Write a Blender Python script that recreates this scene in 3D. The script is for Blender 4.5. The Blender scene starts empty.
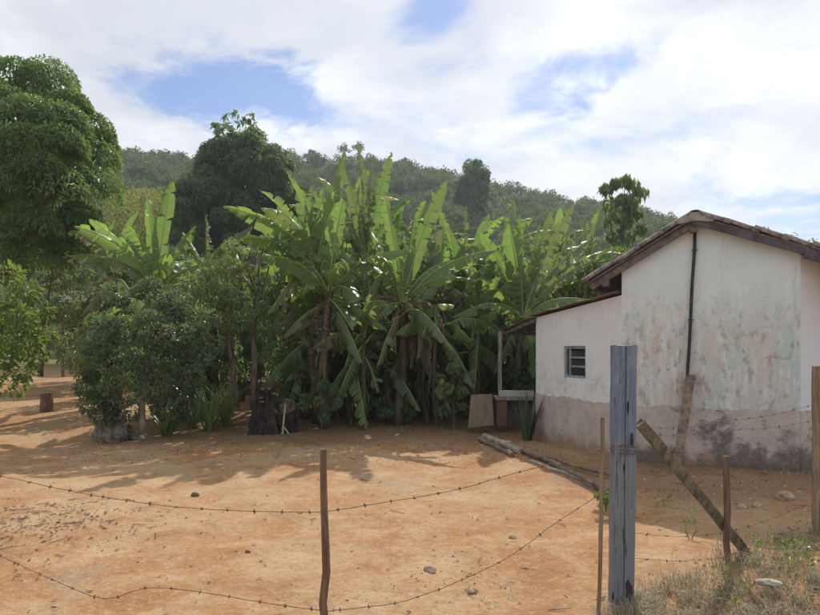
import bpy, math, random
import numpy as np
from mathutils import Vector, Matrix

# ------------------------------------------------------------------ camera, sky, sun, exposure
SC = bpy.context.scene
COL = SC.collection
CAMZ = 1.65
F = 600.0            # focal length in pixels of the 820 x 615 photograph
HORIZON = 350.0
SUN_AZ = math.radians(14)      # towards +Y, turned to the right
SUN_EL = math.radians(44)
SUNV = Vector((math.sin(SUN_AZ) * math.cos(SUN_EL), math.cos(SUN_AZ) * math.cos(SUN_EL), math.sin(SUN_EL)))

cam_data = bpy.data.cameras.new('camera')
cam = bpy.data.objects.new('camera', cam_data)
COL.objects.link(cam)
cam.location = (0, 0, CAMZ)
cam.rotation_euler = (math.radians(90), 0, 0)
cam_data.sensor_width = 36
cam_data.lens = 36 * F / 820
cam_data.shift_y = (HORIZON - 307.5) / 820
cam_data.clip_start = 0.05
cam_data.clip_end = 3000
SC.camera = cam

world = bpy.data.worlds.new('World')
SC.world = world
world.use_nodes = True


def build_world():
    nt = world.node_tree
    nt.nodes.clear()
    N = nt.nodes.new
    L = nt.links.new
    out = N('ShaderNodeOutputWorld')
    bg = N('ShaderNodeBackground')
    bg.inputs['Strength'].default_value = 0.1
    sky = N('ShaderNodeTexSky')
    sky.sky_type = 'NISHITA'
    sky.sun_disc = False
    sky.sun_elevation = SUN_EL
    sky.sun_rotation = SUN_AZ
    sky.air_density = 1.0
    sky.dust_density = 0.25
    sky.ozone_density = 3.0
    tc = N('ShaderNodeTexCoord')
    sep = N('ShaderNodeSeparateXYZ')
    L(tc.outputs['Generated'], sep.inputs[0])

    def M(op, a, b=None, c=None, clamp=False):
        n = N('ShaderNodeMath')
        n.operation = op
        n.use_clamp = clamp
        for i, v in enumerate((a, b, c)):
            if v is None:
                continue
            if isinstance(v, (int, float)):
                n.inputs[i].default_value = v
            else:
                L(v, n.inputs[i])
        return n.outputs[0]

    def VM(op, a, b=None, scale=None):
        n = N('ShaderNodeVectorMath')
        n.operation = op
        for i, v in enumerate((a, b)):
            if v is None:
                continue
            if isinstance(v, (tuple, list, Vector)):
                n.inputs[i].default_value = tuple(v)
            else:
                L(v, n.inputs[i])
        if scale is not None:
            n.inputs['Scale'].default_value = scale
        return n

    def noise(vec, scale, detail, rough, dist=0.0):
        n = N('ShaderNodeTexNoise')
        n.inputs['Scale'].default_value = scale
        n.inputs['Detail'].default_value = detail
        n.inputs['Roughness'].default_value = rough
        n.inputs['Distortion'].default_value = dist
        L(vec, n.inputs['Vector'])
        return n.outputs['Fac']

    def smooth(v, a, b, lo=0.0, hi=1.0):
        n = N('ShaderNodeMapRange')
        n.interpolation_type = 'SMOOTHSTEP'
        n.inputs['From Min'].default_value = a
        n.inputs['From Max'].default_value = b
        n.inputs['To Min'].default_value = lo
        n.inputs['To Max'].default_value = hi
        L(v, n.inputs['Value'])
        return n.outputs['Result']

    # cloud deck: the direction projected on a high plane
    zz = M('ADD', M('MAXIMUM', sep.outputs['Z'], 0.0), 0.22)
    comb = N('ShaderNodeCombineXYZ')
    L(M('DIVIDE', sep.outputs['X'], zz), comb.inputs[0])
    L(M('DIVIDE', sep.outputs['Y'], zz), comb.inputs[1])
    comb.inputs[2].default_value = 3.7
    plane = comb.outputs[0]
    warp_n = N('ShaderNodeTexNoise')
    warp_n.inputs['Scale'].default_value = 1.1
    warp_n.inputs['Detail'].default_value = 3
    L(plane, warp_n.inputs['Vector'])
    warp = VM('SCALE', VM('SUBTRACT', warp_n.outputs['Color'], (0.5, 0.5, 0.5)).outputs[0], None, 0.7).outputs[0]
    pw = VM('ADD', plane, warp).outputs[0]
    n1 = noise(pw, 1.25, 7, 0.56)
    n2 = noise(pw, 3.4, 6, 0.6)
    cover = M('ADD', M('MULTIPLY', n1, 0.72), M('MULTIPLY', n2, 0.28))
    # openings in the deck where blue shows (fixed directions in the sky)
    warp_f = N('ShaderNodeTexNoise')
    warp_f.inputs['Scale'].default_value = 2.6
    warp_f.inputs['Detail'].default_value = 8
    warp_f.inputs['Roughness'].default_value = 0.6
    L(pw, warp_f.inputs['Vector'])
    dwarp = VM('SCALE', VM('SUBTRACT', warp_f.outputs['Color'], (0.5, 0.5, 0.5)).outputs[0], None, 0.24).outputs[0]
    dirw = VM('ADD', tc.outputs['Generated'], dwarp).outputs[0]
    gap = None
    for (px, py, rx, ry, amt) in ((190, 84, .14, .055, .40), (275, 106, .11, .036, .34), (440, 28, .08, .06, .44), (580, 70, .12, .04, .30),
                                  (800, 205, .12, .045, .34), (640, 150, .1, .03, .12), (705, 110, .08, .02, .10)):
        d = Vector(((px - 410) / F, 1, (HORIZON - py) / F)).normalized()
        e = VM('DIVIDE', VM('SUBTRACT', dirw, d).outputs[0], (rx, .3, ry))
        ln = VM('LENGTH', e.outputs[0]).outputs['Value']
        g = M('MULTIPLY', smooth(ln, 0.0, 1.5, 1.0, 0.0), amt)
        gap = g if gap is None else M('ADD', gap, g)
    n4 = noise(pw, 7.0, 8, 0.62)
    cov = M('SUBTRACT', M('ADD', M('ADD', cover, M('MULTIPLY', M('SUBTRACT', n4, 0.5), 0.45)), 0.085), gap)
    mask = smooth(cov, 0.22, 0.60, 0.07, 0.96)
    # brightness of the cloud: mottled, brighter towards the sun behind it
    n3 = noise(pw, 2.1, 5, 0.55)
    dot = VM('DOT_PRODUCT', tc.outputs['Generated'], tuple(SUNV)).outputs['Value']
    glow = smooth(dot, 0.55, 1.0, 0.0, 1.0)
    thick = smooth(n3, 0.34, 0.66, 0.0, 1.0)
    base = M('ADD', M('MULTIPLY', thick, 1.9), M('MULTIPLY', glow, 1.3))
    bright = M('ADD', base, 5.9)
    ccol = N('ShaderNodeMix')
    ccol.data_type = 'RGBA'
    L(thick, ccol.inputs[0])
    ccol.inputs[6].default_value = (0.87, 0.915, 1.0, 1)
    ccol.inputs[7].default_value = (0.96, 0.975, 1.0, 1)
    cl = VM('SCALE', ccol.outputs[2])
    L(bright, cl.inputs['Scale'])
    mix = N('ShaderNodeMix')
    mix.data_type = 'RGBA'
    L(mask, mix.inputs[0])
    skyb = VM('MULTIPLY', sky.outputs[0], (0.80, 0.86, 1.02)).outputs[0]
    L(skyb, mix.inputs[6])
    L(cl.outputs[0], mix.inputs[7])
    L(mix.outputs[2], bg.inputs['Color'])
    L(bg.outputs[0], out.inputs['Surface'])


build_world()

sun_data = bpy.data.lights.new('sun', 'SUN')
sun_data.energy = 3.7
sun_data.angle = math.radians(0.6)
sun_data.color = (1.0, 0.95, 0.87)
sun = bpy.data.objects.new('sun', sun_data)
COL.objects.link(sun)
sun.rotation_euler = SUNV.to_track_quat('Z', 'Y').to_euler()

SC.view_settings.view_transform = 'Standard'
SC.view_settings.look = 'None'
SC.view_settings.exposure = 0.3
SC.view_settings.gamma = 1.0
SC.view_settings.use_curve_mapping = False
SC.render.engine = 'CYCLES'
SC.cycles.max_bounces = 6
SC.cycles.sample_clamp_direct = 5
SC.cycles.sample_clamp_indirect = 4
SC.cycles.diffuse_bounces = 3
SC.cycles.transmission_bounces = 5
SC.cycles.transparent_max_bounces = 6
SC.cycles.volume_bounces = 0
SC.cycles.use_denoising = True

# ------------------------------------------------------------------ helpers
rng = np.random.default_rng(7)
random.seed(7)
R = math.radians


def P(px, py, Y):
    """the place that stands at distance Y along the view at that spot of the photograph"""
    return Vector(((px - 410) / F * Y, Y, CAMZ + (HORIZON - py) / F * Y))


def hash2(ix, iy, seed):
    h = (ix.astype(np.int64) * 374761393 + iy.astype(np.int64) * 668265263 + seed * 1442695041) & 0x7fffffff
    h = ((h ^ (h >> 13)) * 1274126177) & 0x7fffffff
    return ((h ^ (h >> 16)) & 0xffff) / 65535.0


def vnoise(x, y, seed=0):
    x = np.asarray(x, float)
    y = np.asarray(y, float)
    ix, iy = np.floor(x), np.floor(y)
    fx, fy = x - ix, y - iy
    fx = fx * fx * (3 - 2 * fx)
    fy = fy * fy * (3 - 2 * fy)
    a = hash2(ix, iy, seed)
    b = hash2(ix + 1, iy, seed)
    c = hash2(ix, iy + 1, seed)
    d = hash2(ix + 1, iy + 1, seed)
    return (a * (1 - fx) + b * fx) * (1 - fy) + (c * (1 - fx) + d * fx) * fy


def fbm(x, y, seed=0, octs=4):
    s, a, t = 0.0, 1.0, 0.0
    for o in range(octs):
        s = s + a * vnoise(x * 2 ** o, y * 2 ** o, seed + o)
        t += a
        a *= 0.5
    return s / t - 0.5


def sstep(v, a, b):
    t = np.clip((v - a) / (b - a), 0, 1)
    return t * t * (3 - 2 * t)


def origin(o):
    v = Vector((0, 0, 0))
    while o is not None:
        v = v + o.location
        o = o.parent
    return v


def link(o, parent=None):
    COL.objects.link(o)
    if parent is not None:
        o.parent = parent
    return o


def tag(o, label, cat, group=None, kind=None):
    if label:
        o['label'] = label
    if cat:
        o['category'] = cat
    if group:
        o['group'] = group
    if kind:
        o['kind'] = kind
    return o


def thing(name, loc, label, cat, group=None):
    o = bpy.data.objects.new(name, None)
    o.location = loc
    o.empty_display_size = 0.1
    COL.objects.link(o)
    return tag(o, label, cat, group)


def make_mesh(name, verts, faces, mats, smooth=False, rnd=None, mat_idx=None, uv=None):
    me = bpy.data.meshes.new(name)
    v = np.asarray(verts, dtype=np.float32).reshape(-1, 3)
    if isinstance(faces, np.ndarray):
        nf, k = faces.shape
        me.vertices.add(len(v))
        me.vertices.foreach_set('co', v.ravel())
        me.loops.add(nf * k)
        me.loops.foreach_set('vertex_index', faces.astype(np.int32).ravel())
        me.polygons.add(nf)
        me.polygons.foreach_set('loop_start', np.arange(0, nf * k, k, dtype=np.int32))
        me.polygons.foreach_set('loop_total', np.full(nf, k, dtype=np.int32))
        me.update(calc_edges=True)
    else:
        me.from_pydata([tuple(float(c) for c in p) for p in v], [], [tuple(int(i) for i in f) for f in faces])
        me.update()
    for m in (mats if isinstance(mats, (list, tuple)) else [mats]):
        me.materials.append(m)
    n = len(me.polygons)
    if mat_idx is not None:
        me.polygons.foreach_set('material_index', np.asarray(mat_idx, dtype=np.int32))
    me.polygons.foreach_set('use_smooth', np.full(n, bool(smooth)))
    if rnd is not None:
        a = me.attributes.new('rnd', 'FLOAT', 'FACE')
        a.data.foreach_set('value', np.asarray(rnd, dtype=np.float32))
    if uv is not None:
        lay = me.uv_layers.new(name='UVMap')
        idx = np.empty(len(me.loops), dtype=np.int32)
        me.loops.foreach_get('vertex_index', idx)
        lay.data.foreach_set('uv', np.asarray(uv, dtype=np.float32)[idx].ravel())
    me.update()
    return me


def obj(name, verts, faces, mats, parent=None, loc=None, **kw):
    """verts are world coordinates; stored relative to the parent's or the object's own place"""
    v = np.asarray(verts, dtype=float).reshape(-1, 3)
    if parent is not None:
        v = v - np.array(origin(parent))
    elif loc is not None:
        v = v - np.array(loc)
    o = bpy.data.objects.new(name, make_mesh(name, v, faces, mats, **kw))
    if parent is None and loc is not None:
        o.location = loc
    return link(o, parent)


class MB:
    """collects simple solids for one mesh"""

    def __init__(self):
        self.v, self.f = [], []

    def add(self, v, f):
        k = len(self.v)
        self.v += [tuple(p) for p in v]
        self.f += [tuple(i + k for i in q) for q in f]
        return self

    def hexa(self, b, t):
        """bottom ring and top ring of equal count"""
        n = len(b)
        self.add(list(b) + list(t), [tuple(range(n - 1, -1, -1)), tuple(range(n, 2 * n))] +
                 [(i, (i + 1) % n, n + (i + 1) % n, n + i) for i in range(n)])
        return self

    def bar(self, a, b, w, h, up=(0, 0, 1)):
        a, b, up = Vector(a), Vector(b), Vector(up)
        d = (b - a).normalized()
        s = d.cross(up)
        if s.length < 1e-4:
            s = d.cross(Vector((0, 1, 0)))
        s.normalize()
        u = s.cross(d).normalized()
        ring = lambda c: [c + s * (w / 2 * x) + u * (h / 2 * y) for x, y in ((-1, -1), (1, -1), (1, 1), (-1, 1))]
        return self.hexa(ring(a), ring(b))

    def tube(self, pts, rad, n=7, cap=True, seed=None, lump=0.0):
        pts = [Vector(p) for p in pts]
        rs = rad if isinstance(rad, (list, tuple, np.ndarray)) else [rad] * len(pts)
        rr = random.Random(seed if seed is not None else 1)
        v, f = [], []
        ref = None
        for i, p in enumerate(pts):
            t = (pts[min(i + 1, len(pts) - 1)] - pts[max(i - 1, 0)]).normalized()
            if ref is None:
                ref = t.cross(Vector((0.3, 0.5, 0.8))).normalized()
            s = (ref - t * ref.dot(t)).normalized()
            ref = s
            u = t.cross(s)
            for k in range(n):
                a = 2 * math.pi * k / n
                q = rs[i] * (1 + lump * (rr.random() - .5) * 2)
                v.append(p + s * (q * math.cos(a)) + u * (q * math.sin(a)))
        for i in range(len(pts) - 1):
            for k in range(n):
                f.append((i * n + k, i * n + (k + 1) % n, (i + 1) * n + (k + 1) % n, (i + 1) * n + k))
        if cap:
            f.append(tuple(range(n - 1, -1, -1)))
            m = (len(pts) - 1) * n
            f.append(tuple(range(m, m + n)))
        return self.add(v, f)

    def build(self, name, mat, parent=None, loc=None, **kw):
        return obj(name, self.v, self.f, mat, parent, loc, **kw)


# ------------------------------------------------------------------ materials
def mat(name):
    m = bpy.data.materials.new(name)
    m.use_nodes = True
    nt = m.node_tree
    for n in list(nt.nodes):
        nt.nodes.remove(n)
    out = nt.nodes.new('ShaderNodeOutputMaterial')
    return m, nt, out


class NT:
    def __init__(self, nt):
        self.nt = nt

    def n(self, t, **props):
        x = self.nt.nodes.new(t)
        for k, v in props.items():
            setattr(x, k, v)
        return x

    def l(self, a, b):
        self.nt.links.new(a, b)

    def setv(self, sock, v):
        if isinstance(v, (int, float, tuple, list)):
            if isinstance(v, (tuple, list)) and len(v) == 3 and sock.type == 'RGBA':
                v = (*v, 1)
            sock.default_value = v
        else:
            self.l(v, sock)

    def math(self, op, a, b=0.0, clamp=False):
        x = self.n('ShaderNodeMath', operation=op, use_clamp=clamp)
        self.setv(x.inputs[0], a)
        self.setv(x.inputs[1], b)
        return x.outputs[0]

    def coord(self, which='Object', scale=(1, 1, 1), loc=(0, 0, 0)):
        tc = self.n('ShaderNodeTexCoord')
        mp = self.n('ShaderNodeMapping')
        mp.inputs['Scale'].default_value = scale
        mp.inputs['Location'].default_value = loc
        self.l(tc.outputs[which], mp.inputs['Vector'])
        return mp.outputs[0]

    def noise(self, vec, scale, detail=4, rough=0.55, dist=0.0, out='Fac'):
        x = self.n('ShaderNodeTexNoise')
        x.inputs['Scale'].default_value = scale
        x.inputs['Detail'].default_value = detail
        x.inputs['Roughness'].default_value = rough
        x.inputs['Distortion'].default_value = dist
        self.l(vec, x.inputs['Vector'])
        return x.outputs[out]

    def ramp(self, v, a, b, lo=0.0, hi=1.0):
        x = self.n('ShaderNodeMapRange', interpolation_type='SMOOTHSTEP')
        self.setv(x.inputs['Value'], v)
        x.inputs['From Min'].default_value = a
        x.inputs['From Max'].default_value = b
        x.inputs['To Min'].default_value = lo
        x.inputs['To Max'].default_value = hi
        return x.outputs['Result']

    def mix(self, fac, a, b, mode='MIX'):
        x = self.n('ShaderNodeMix', data_type='RGBA', blend_type=mode)
        self.setv(x.inputs[0], fac)
        self.setv(x.inputs[6], a)
        self.setv(x.inputs[7], b)
        return x.outputs[2]

    def bump(self, h, strength=0.3, dist=0.02, normal=None):
        x = self.n('ShaderNodeBump')
        x.inputs['Strength'].default_value = strength
        x.inputs['Distance'].default_value = dist
        self.l(h, x.inputs['Height'])
        if normal is not None:
            self.l(normal, x.inputs['Normal'])
        return x.outputs[0]

    def principled(self, color, rough=0.8, normal=None, spec=0.3, metal=0.0):
        x = self.n('ShaderNodeBsdfPrincipled')
        self.setv(x.inputs['Base Color'], color)
        self.setv(x.inputs['Roughness'], rough)
        x.inputs['Specular IOR Level'].default_value = spec
        x.inputs['Metallic'].default_value = metal
        if normal is not None:
            self.l(normal, x.inputs['Normal'])
        return x.outputs[0]


def leaf_mat(name, dark, light, trans_col, trans=0.35, rough=0.5, spec=0.35, tip=None):
    """leaves: colour varies from leaf to leaf, light comes through the blade"""
    m, nt, out = mat(name)
    g = NT(nt)
    at = g.n('ShaderNodeAttribute', attribute_name='rnd')
    big = g.noise(g.coord('Object'), 0.8, 3, 0.6)
    f = g.math('ADD', g.math('MULTIPLY', at.outputs['Fac'], 0.75), g.math('MULTIPLY', g.math('SUBTRACT', big, 0.5), 0.9), clamp=True)
    c = g.mix(f, dark, light)
    tcol = g.mix(f, tuple(x * .75 for x in trans_col), trans_col)
    if tip is not None:
        c = g.mix(g.ramp(at.outputs['Fac'], .90, .93), c, tip)
        tcol = g.mix(g.ramp(at.outputs['Fac'], .90, .93), tcol, tip)
    p = g.principled(c, rough, None, spec)
    t = g.n('ShaderNodeBsdfTranslucent')
    g.l(tcol, t.inputs['Color'])
    mx = g.n('ShaderNodeMixShader')
    mx.inputs[0].default_value = trans
    g.l(p, mx.inputs[1])
    g.l(t.outputs[0], mx.inputs[2])
    g.l(mx.outputs[0], out.inputs['Surface'])
    return m


def banana_mat(name, dark, light, tcol, trans=0.45, rough=0.36, brown=0.25):
    m, nt, out = mat(name)
    g = NT(nt)
    uv = g.coord('UV')
    info = g.n('ShaderNodeObjectInfo')
    sp = g.n('ShaderNodeSeparateXYZ')
    g.l(uv, sp.inputs[0])
    au = g.math('ABSOLUTE', sp.outputs['X'])
    # lateral veins run out from the midrib, slightly forward
    vv = g.math('SUBTRACT', sp.outputs['Y'], g.math('MULTIPLY', au, 0.03))
    ve = g.math('SINE', g.math('MULTIPLY', vv, 420.0))
    cb = g.n('ShaderNodeCombineXYZ')
    g.l(g.math('MULTIPLY', vv, 46.0), cb.inputs[0])
    g.l(g.math('MULTIPLY', au, 0.7), cb.inputs[1])
    g.l(g.math('MULTIPLY', info.outputs['Random'], 50.0), cb.inputs[2])
    streak = g.noise(cb.outputs[0], 1.0, 3, 0.6)
    n = g.noise(g.coord('Object'), 2.2, 4, 0.6)
    f = g.math('ADD', g.math('MULTIPLY', streak, 0.6), g.math('MULTIPLY', n, 0.5), clamp=True)
    f = g.math('ADD', f, g.math('MULTIPLY', g.math('SUBTRACT', info.outputs['Random'], 0.5), 0.5), clamp=True)
    c = g.mix(f, dark, light)
    t2 = g.mix(f, tuple(x * 0.72 for x in tcol), tcol)
    # dry edge
    edge = g.math('ADD', au, g.math('MULTIPLY', g.math('SUBTRACT', n, 0.5), 1.1))
    dry = g.math('MULTIPLY', g.ramp(edge, 1.0, 1.12), brown * 3, clamp=True)
    c = g.mix(dry, c, (0.20, 0.13, 0.06))
    t2 = g.mix(dry, t2, (0.22, 0.12, 0.04))
    b = g.bump(g.math('ADD', g.math('MULTIPLY', ve, 0.25), streak), 0.35, 0.01)
    p = g.principled(c, rough, b, 0.5)
    t = g.n('ShaderNodeBsdfTranslucent')
    g.l(t2, t.inputs['Color'])
    mx = g.n('ShaderNodeMixShader')
    mx.inputs[0].default_value = trans
    g.l(p, mx.inputs[1])
    g.l(t.outputs[0], mx.inputs[2])
    g.l(mx.outputs[0], out.inputs['Surface'])
    return m


def bark_mat(name, a, b, scale=(9, 9, 1.5), bump=0.6, rough=0.9):
    m, nt, out = mat(name)
    g = NT(nt)
    n = g.noise(g.coord('Object', scale), 1.6, 6, 0.65)
    n2 = g.noise(g.coord('Object'), 3.0, 3, 0.6)
    c = g.mix(g.ramp(n, .32, .68), a, b)
    c = g.mix(g.ramp(n2, .45, .75, 0, .5), c, tuple(0.6 * x + .02 for x in a))
    g.l(g.principled(c, rough, g.bump(n, bump, 0.02), 0.2), out.inputs['Surface'])
    return m


def plain_mat(name, a, b, scale=6, rough=0.85, bump=0.2, spec=0.25, metal=0.0, stretch=(1, 1, 1)):
    m, nt, out = mat(name)
    g = NT(nt)
    n = g.noise(g.coord('Object', stretch), scale, 6, 0.62)
    c = g.mix(g.ramp(n, .3, .7), a, b)
    g.l(g.principled(c, rough, g.bump(n, bump, 0.01), spec, metal), out.inputs['Surface'])
    return m


def dirt_mat():
    m, nt, out = mat('dirt')
    g = NT(nt)
    co = g.coord('Object')
    big = g.noise(co, 0.42, 4, 0.55, 0.4)
    mid = g.noise(co, 1.7, 5, 0.62, 0.3)
    fine = g.noise(co, 14, 6, 0.7)
    grain = g.noise(co, 60, 4, 0.7)
    orange = (0.375, 0.195, 0.088)
    pale = (0.435, 0.28, 0.152)
    c = g.mix(g.ramp(big, .40, .62), orange, pale)
    c = g.mix(g.ramp(mid, .47, .66, 0, .8), c, (0.475, 0.33, 0.195))
    c = g.mix(g.ramp(mid, .30, .47, .8, 0), c, (0.31, 0.155, 0.075))
    grey = g.noise(g.coord('Object', (1, 1, 1), (13, 4, 0)), 0.9, 5, 0.65, 0.5)
    c = g.mix(g.ramp(grey, .56, .70, 0, .65), c, (0.33, 0.25, 0.17))
    c = g.mix(g.ramp(fine, .52, .66, 0, .6), c, (0.49, 0.35, 0.22))
    c = g.mix(g.ramp(fine, .33, .47, .6, 0), c, (0.26, 0.15, 0.085))
    c = g.mix(g.ramp(grain, .60, .75, 0, .5), c, (0.27, 0.17, 0.10))
    f2 = g.noise(co, 32, 5, 0.7)
    c = g.mix(g.ramp(f2, .55, .68, 0, .5), c, (0.56, 0.42, 0.28))
    c = g.mix(g.ramp(f2, .32, .45, .5, 0), c, (0.24, 0.135, 0.075))
    # earth under the bananas darkened by litter and painted tree shade, far meadow beyond the yard
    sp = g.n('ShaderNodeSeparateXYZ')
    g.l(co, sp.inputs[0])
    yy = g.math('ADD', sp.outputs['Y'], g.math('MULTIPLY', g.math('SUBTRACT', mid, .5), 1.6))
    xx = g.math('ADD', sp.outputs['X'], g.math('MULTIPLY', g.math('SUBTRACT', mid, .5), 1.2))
    litter_shade = g.math('MULTIPLY', g.ramp(yy, 9.6, 12.2), g.ramp(xx, -6.6, -5.2))
    c = g.mix(g.math('MULTIPLY', litter_shade, .85), c, g.mix(fine, (0.10, 0.06, 0.035), (0.22, 0.145, 0.085)))
    dx = g.math('DIVIDE', g.math('SUBTRACT', xx, 3.9), 2.2)
    dy = g.math('DIVIDE', g.math('SUBTRACT', yy, 7.9), 1.5)
    heap = g.ramp(g.math('ADD', g.math('MULTIPLY', dx, dx), g.math('MULTIPLY', dy, dy)), .45, 1.2, .8, 0)
    c = g.mix(heap, c, g.mix(fine, (0.20, 0.105, 0.06), (0.34, 0.20, 0.12)))
    mead = g.ramp(yy, 24, 30)
    c = g.mix(mead, c, g.mix(mid, (0.10, 0.10, 0.035), (0.20, 0.17, 0.07)))
    h = g.math('ADD', g.math('MULTIPLY', fine, 1.0), g.math('MULTIPLY', grain, 0.45))
    b = g.bump(g.math('ADD', h, g.math('MULTIPLY', f2, .6)), 0.7, 0.03)
    g.l(g.principled(c, 0.95, b, 0.12), out.inputs['Surface'])
    return m


def wall_mat(name, kind):
    m, nt, out = mat(name)
    g = NT(nt)
    co = g.coord('Object')
    st = g.coord('Object', (5.5, 5.5, 0.75))
    sp = g.n('ShaderNodeSeparateXYZ')
    g.l(co, sp.inputs[0])
    z = sp.outputs['Z']
    big = g.noise(co, 1.3, 4, 0.6)
    mid = g.noise(co, 5.0, 6, 0.68)
    fine = g.noise(co, 26, 5, 0.7)
    stre = g.noise(st, 2.2, 6, 0.68)
    if kind == 'gable':
        c = g.mix(g.ramp(big, .35, .65), (0.60, 0.71, 0.735), (0.68, 0.765, 0.775))
        pink = g.noise(g.coord('Object', (1, 1, .7), (3, 1, 5)), 2.0, 5, 0.65)
        low = g.ramp(z, 1.5, 2.9, 1, 0)
        c = g.mix(g.ramp(pink, .54, .70, 0, .55), c, (0.70, 0.56, 0.47))
        wear = g.math('MULTIPLY', g.ramp(g.math('ADD', g.math('MULTIPLY', stre, .6), g.math('MULTIPLY', mid, .4)), .36, .54), low)
        c = g.mix(g.math('MULTIPLY', wear, .75), c, g.mix(fine, (0.40, 0.36, 0.31), (0.62, 0.58, 0.52)))
        teal = g.noise(g.coord('Object', (1, 1, .8), (9, 2, 1)), 3.2, 5, 0.65)
        c = g.mix(g.math('MULTIPLY', g.ramp(teal, .54, .66), low), c, (0.46, 0.58, 0.55))
        spots = g.ramp(g.noise(g.coord('Object', (1, 1, .55), (4, 7, 2)), 8.5, 5, 0.75), .50, .62)
        c = g.mix(g.math('MULTIPLY', spots, g.math('MULTIPLY', low, .7)), c, (0.33, 0.29, 0.25))
        # run-off stains below the tiles
        run = g.math('MULTIPLY', g.ramp(stre, .54, .72), g.ramp(z, 2.4, 3.2))
        c = g.mix(g.math('MULTIPLY', run, .45), c, (0.45, 0.45, 0.40))
        bm = g.bump(g.math('ADD', mid, g.math('MULTIPLY', fine, .6)), 0.35, 0.012)
    elif kind == 'wing':
        c = g.mix(g.ramp(big, .35, .65), (0.70, 0.735, 0.735), (0.76, 0.785, 0.785))
        low = g.ramp(z, .9, 1.9, 1, 0)
        wear = g.math('MULTIPLY', g.ramp(mid, .50, .66), g.math('ADD', .25, low))
        c = g.mix(g.math('MULTIPLY', wear, .5), c, (0.52, 0.46, 0.39))
        run = g.math('MULTIPLY', g.ramp(stre, .55, .72), g.ramp(z, 1.7, 2.3))
        c = g.mix(g.math('MULTIPLY', run, .5), c, (0.45, 0.42, 0.36))
        c = g.mix(g.ramp(fine, .60, .72, 0, .35), c, (0.5, 0.45, 0.39))
        bm = g.bump(g.math('ADD', mid, fine), 0.4, 0.012)
    elif kind == 'front':
        c = g.mix(g.ramp(big, .3, .7), (0.64, 0.69, 0.76), (0.70, 0.74, 0.80))
        c = g.mix(g.ramp(stre, .58, .72, 0, .35), c, (0.55, 0.53, 0.52))
        bm = g.bump(g.math('ADD', mid, fine), 0.25, 0.01)
    else:
        c = g.mix(g.ramp(mid, .35, .65), (0.47, 0.415, 0.375), (0.57, 0.515, 0.47))
        c = g.mix(g.ramp(stre, .52, .68, 0, .6), c, (0.54, 0.48, 0.42))
        c = g.mix(g.ramp(fine, .56, .70, 0, .6), c, (0.25, 0.20, 0.175))
        earth = g.math('MULTIPLY', g.ramp(g.math('ADD', z, g.math('MULTIPLY', g.math('SUBTRACT', mid, .5), .5)), .02, .34, 1, 0), .75)
        c = g.mix(earth, c, (0.33, 0.19, 0.10))
        mold = g.noise(g.coord('Object', (1, 1, 1.2), (2, 9, 4)), 1.5, 6, 0.66, .3)
        if kind == 'plinth_gable':
            lowm = g.ramp(z, .05, .45, .19, 0)
            k = g.ramp(g.math('ADD', mold, lowm), .50, .63)
            k = g.math('MULTIPLY', k, g.ramp(fine, .30, .55, .55, 1))
            c = g.mix(g.math('MULTIPLY', k, .9), c, g.mix(fine, (0.06, 0.055, 0.052), (0.19, 0.175, 0.16)))
        bm = g.bump(g.math('ADD', mid, g.math('MULTIPLY', fine, 1.2)), 0.6, 0.02)
    g.l(g.principled(c, 0.9, bm, 0.15), out.inputs['Surface'])
    return m


def blue_paint_mat():
    m, nt, out = mat('blue_paint')
    g = NT(nt)
    st = g.coord('Object', (16, 16, 0.8))
    co = g.coord('Object')
    gr = g.noise(st, 2.4, 6, 0.65)
    blot = g.noise(co, 5.5, 6, 0.68)
    c = g.mix(g.ramp(gr, .35, .65), (0.11, 0.155, 0.235), (0.18, 0.23, 0.32))
    c = g.mix(g.ramp(blot, .50, .64, 0, .6), c, (0.25, 0.28, 0.32))
    sp = g.n('ShaderNodeSeparateXYZ')
    g.l(co, sp.inputs[0])
    grey = g.ramp(g.math('ADD', sp.outputs['Z'], g.math('MULTIPLY', g.math('SUBTRACT', blot, .5), 1.2)), .85, 1.2, .75, .1)
    c = g.mix(grey, c, g.mix(gr, (0.13, 0.14, 0.15), (0.27, 0.28, 0.285)))
    c = g.mix(g.ramp(g.noise(g.coord('Object', (22, 22, 1.1), (5, 2, 7)), 2.0, 5, .7), .555, .64), c, (0.085, 0.072, 0.06))
    g.l(g.principled(c, 0.75, g.bump(gr, 0.5, 0.01), 0.3), out.inputs['Surface'])
    return m


def glass_mat():
    m, nt, out = mat('dusty_glass')
    g = NT(nt)
    n = g.noise(g.coord('Object'), 8, 4, 0.6)
    g.l(g.principled(g.mix(n, (0.02, 0.025, 0.035), (0.05, 0.06, 0.075)), 0.22, None, 0.5), out.inputs['Surface'])
    return m


M = {}
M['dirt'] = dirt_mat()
M['hill'] = plain_mat('hill_scrub', (0.035, 0.05, 0.02), (0.13, 0.125, 0.05), 0.09, 0.95, 0.3, 0.05)
M['mango'] = leaf_mat('mango_leaf', (0.06, 0.115, 0.042), (0.14, 0.215, 0.07), (0.30, 0.47, 0.10), .38, .44, .35, (0.28, 0.33, 0.09))
M['bright'] = leaf_mat('bright_leaf', (0.06, 0.10, 0.03), (0.15, 0.215, 0.055), (0.38, 0.52, 0.08), .38, .42, .4, (0.34, 0.36, 0.09))
M['citrus'] = leaf_mat('citrus_leaf', (0.075, 0.115, 0.07), (0.18, 0.22, 0.135), (0.28, 0.37, 0.13), .36, .4, .4)
M['fine'] = leaf_mat('fine_leaf', (0.085, 0.13, 0.066), (0.19, 0.24, 0.118), (0.38, 0.49, 0.13), .42, .42, .45, (0.30, 0.31, 0.11))
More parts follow.
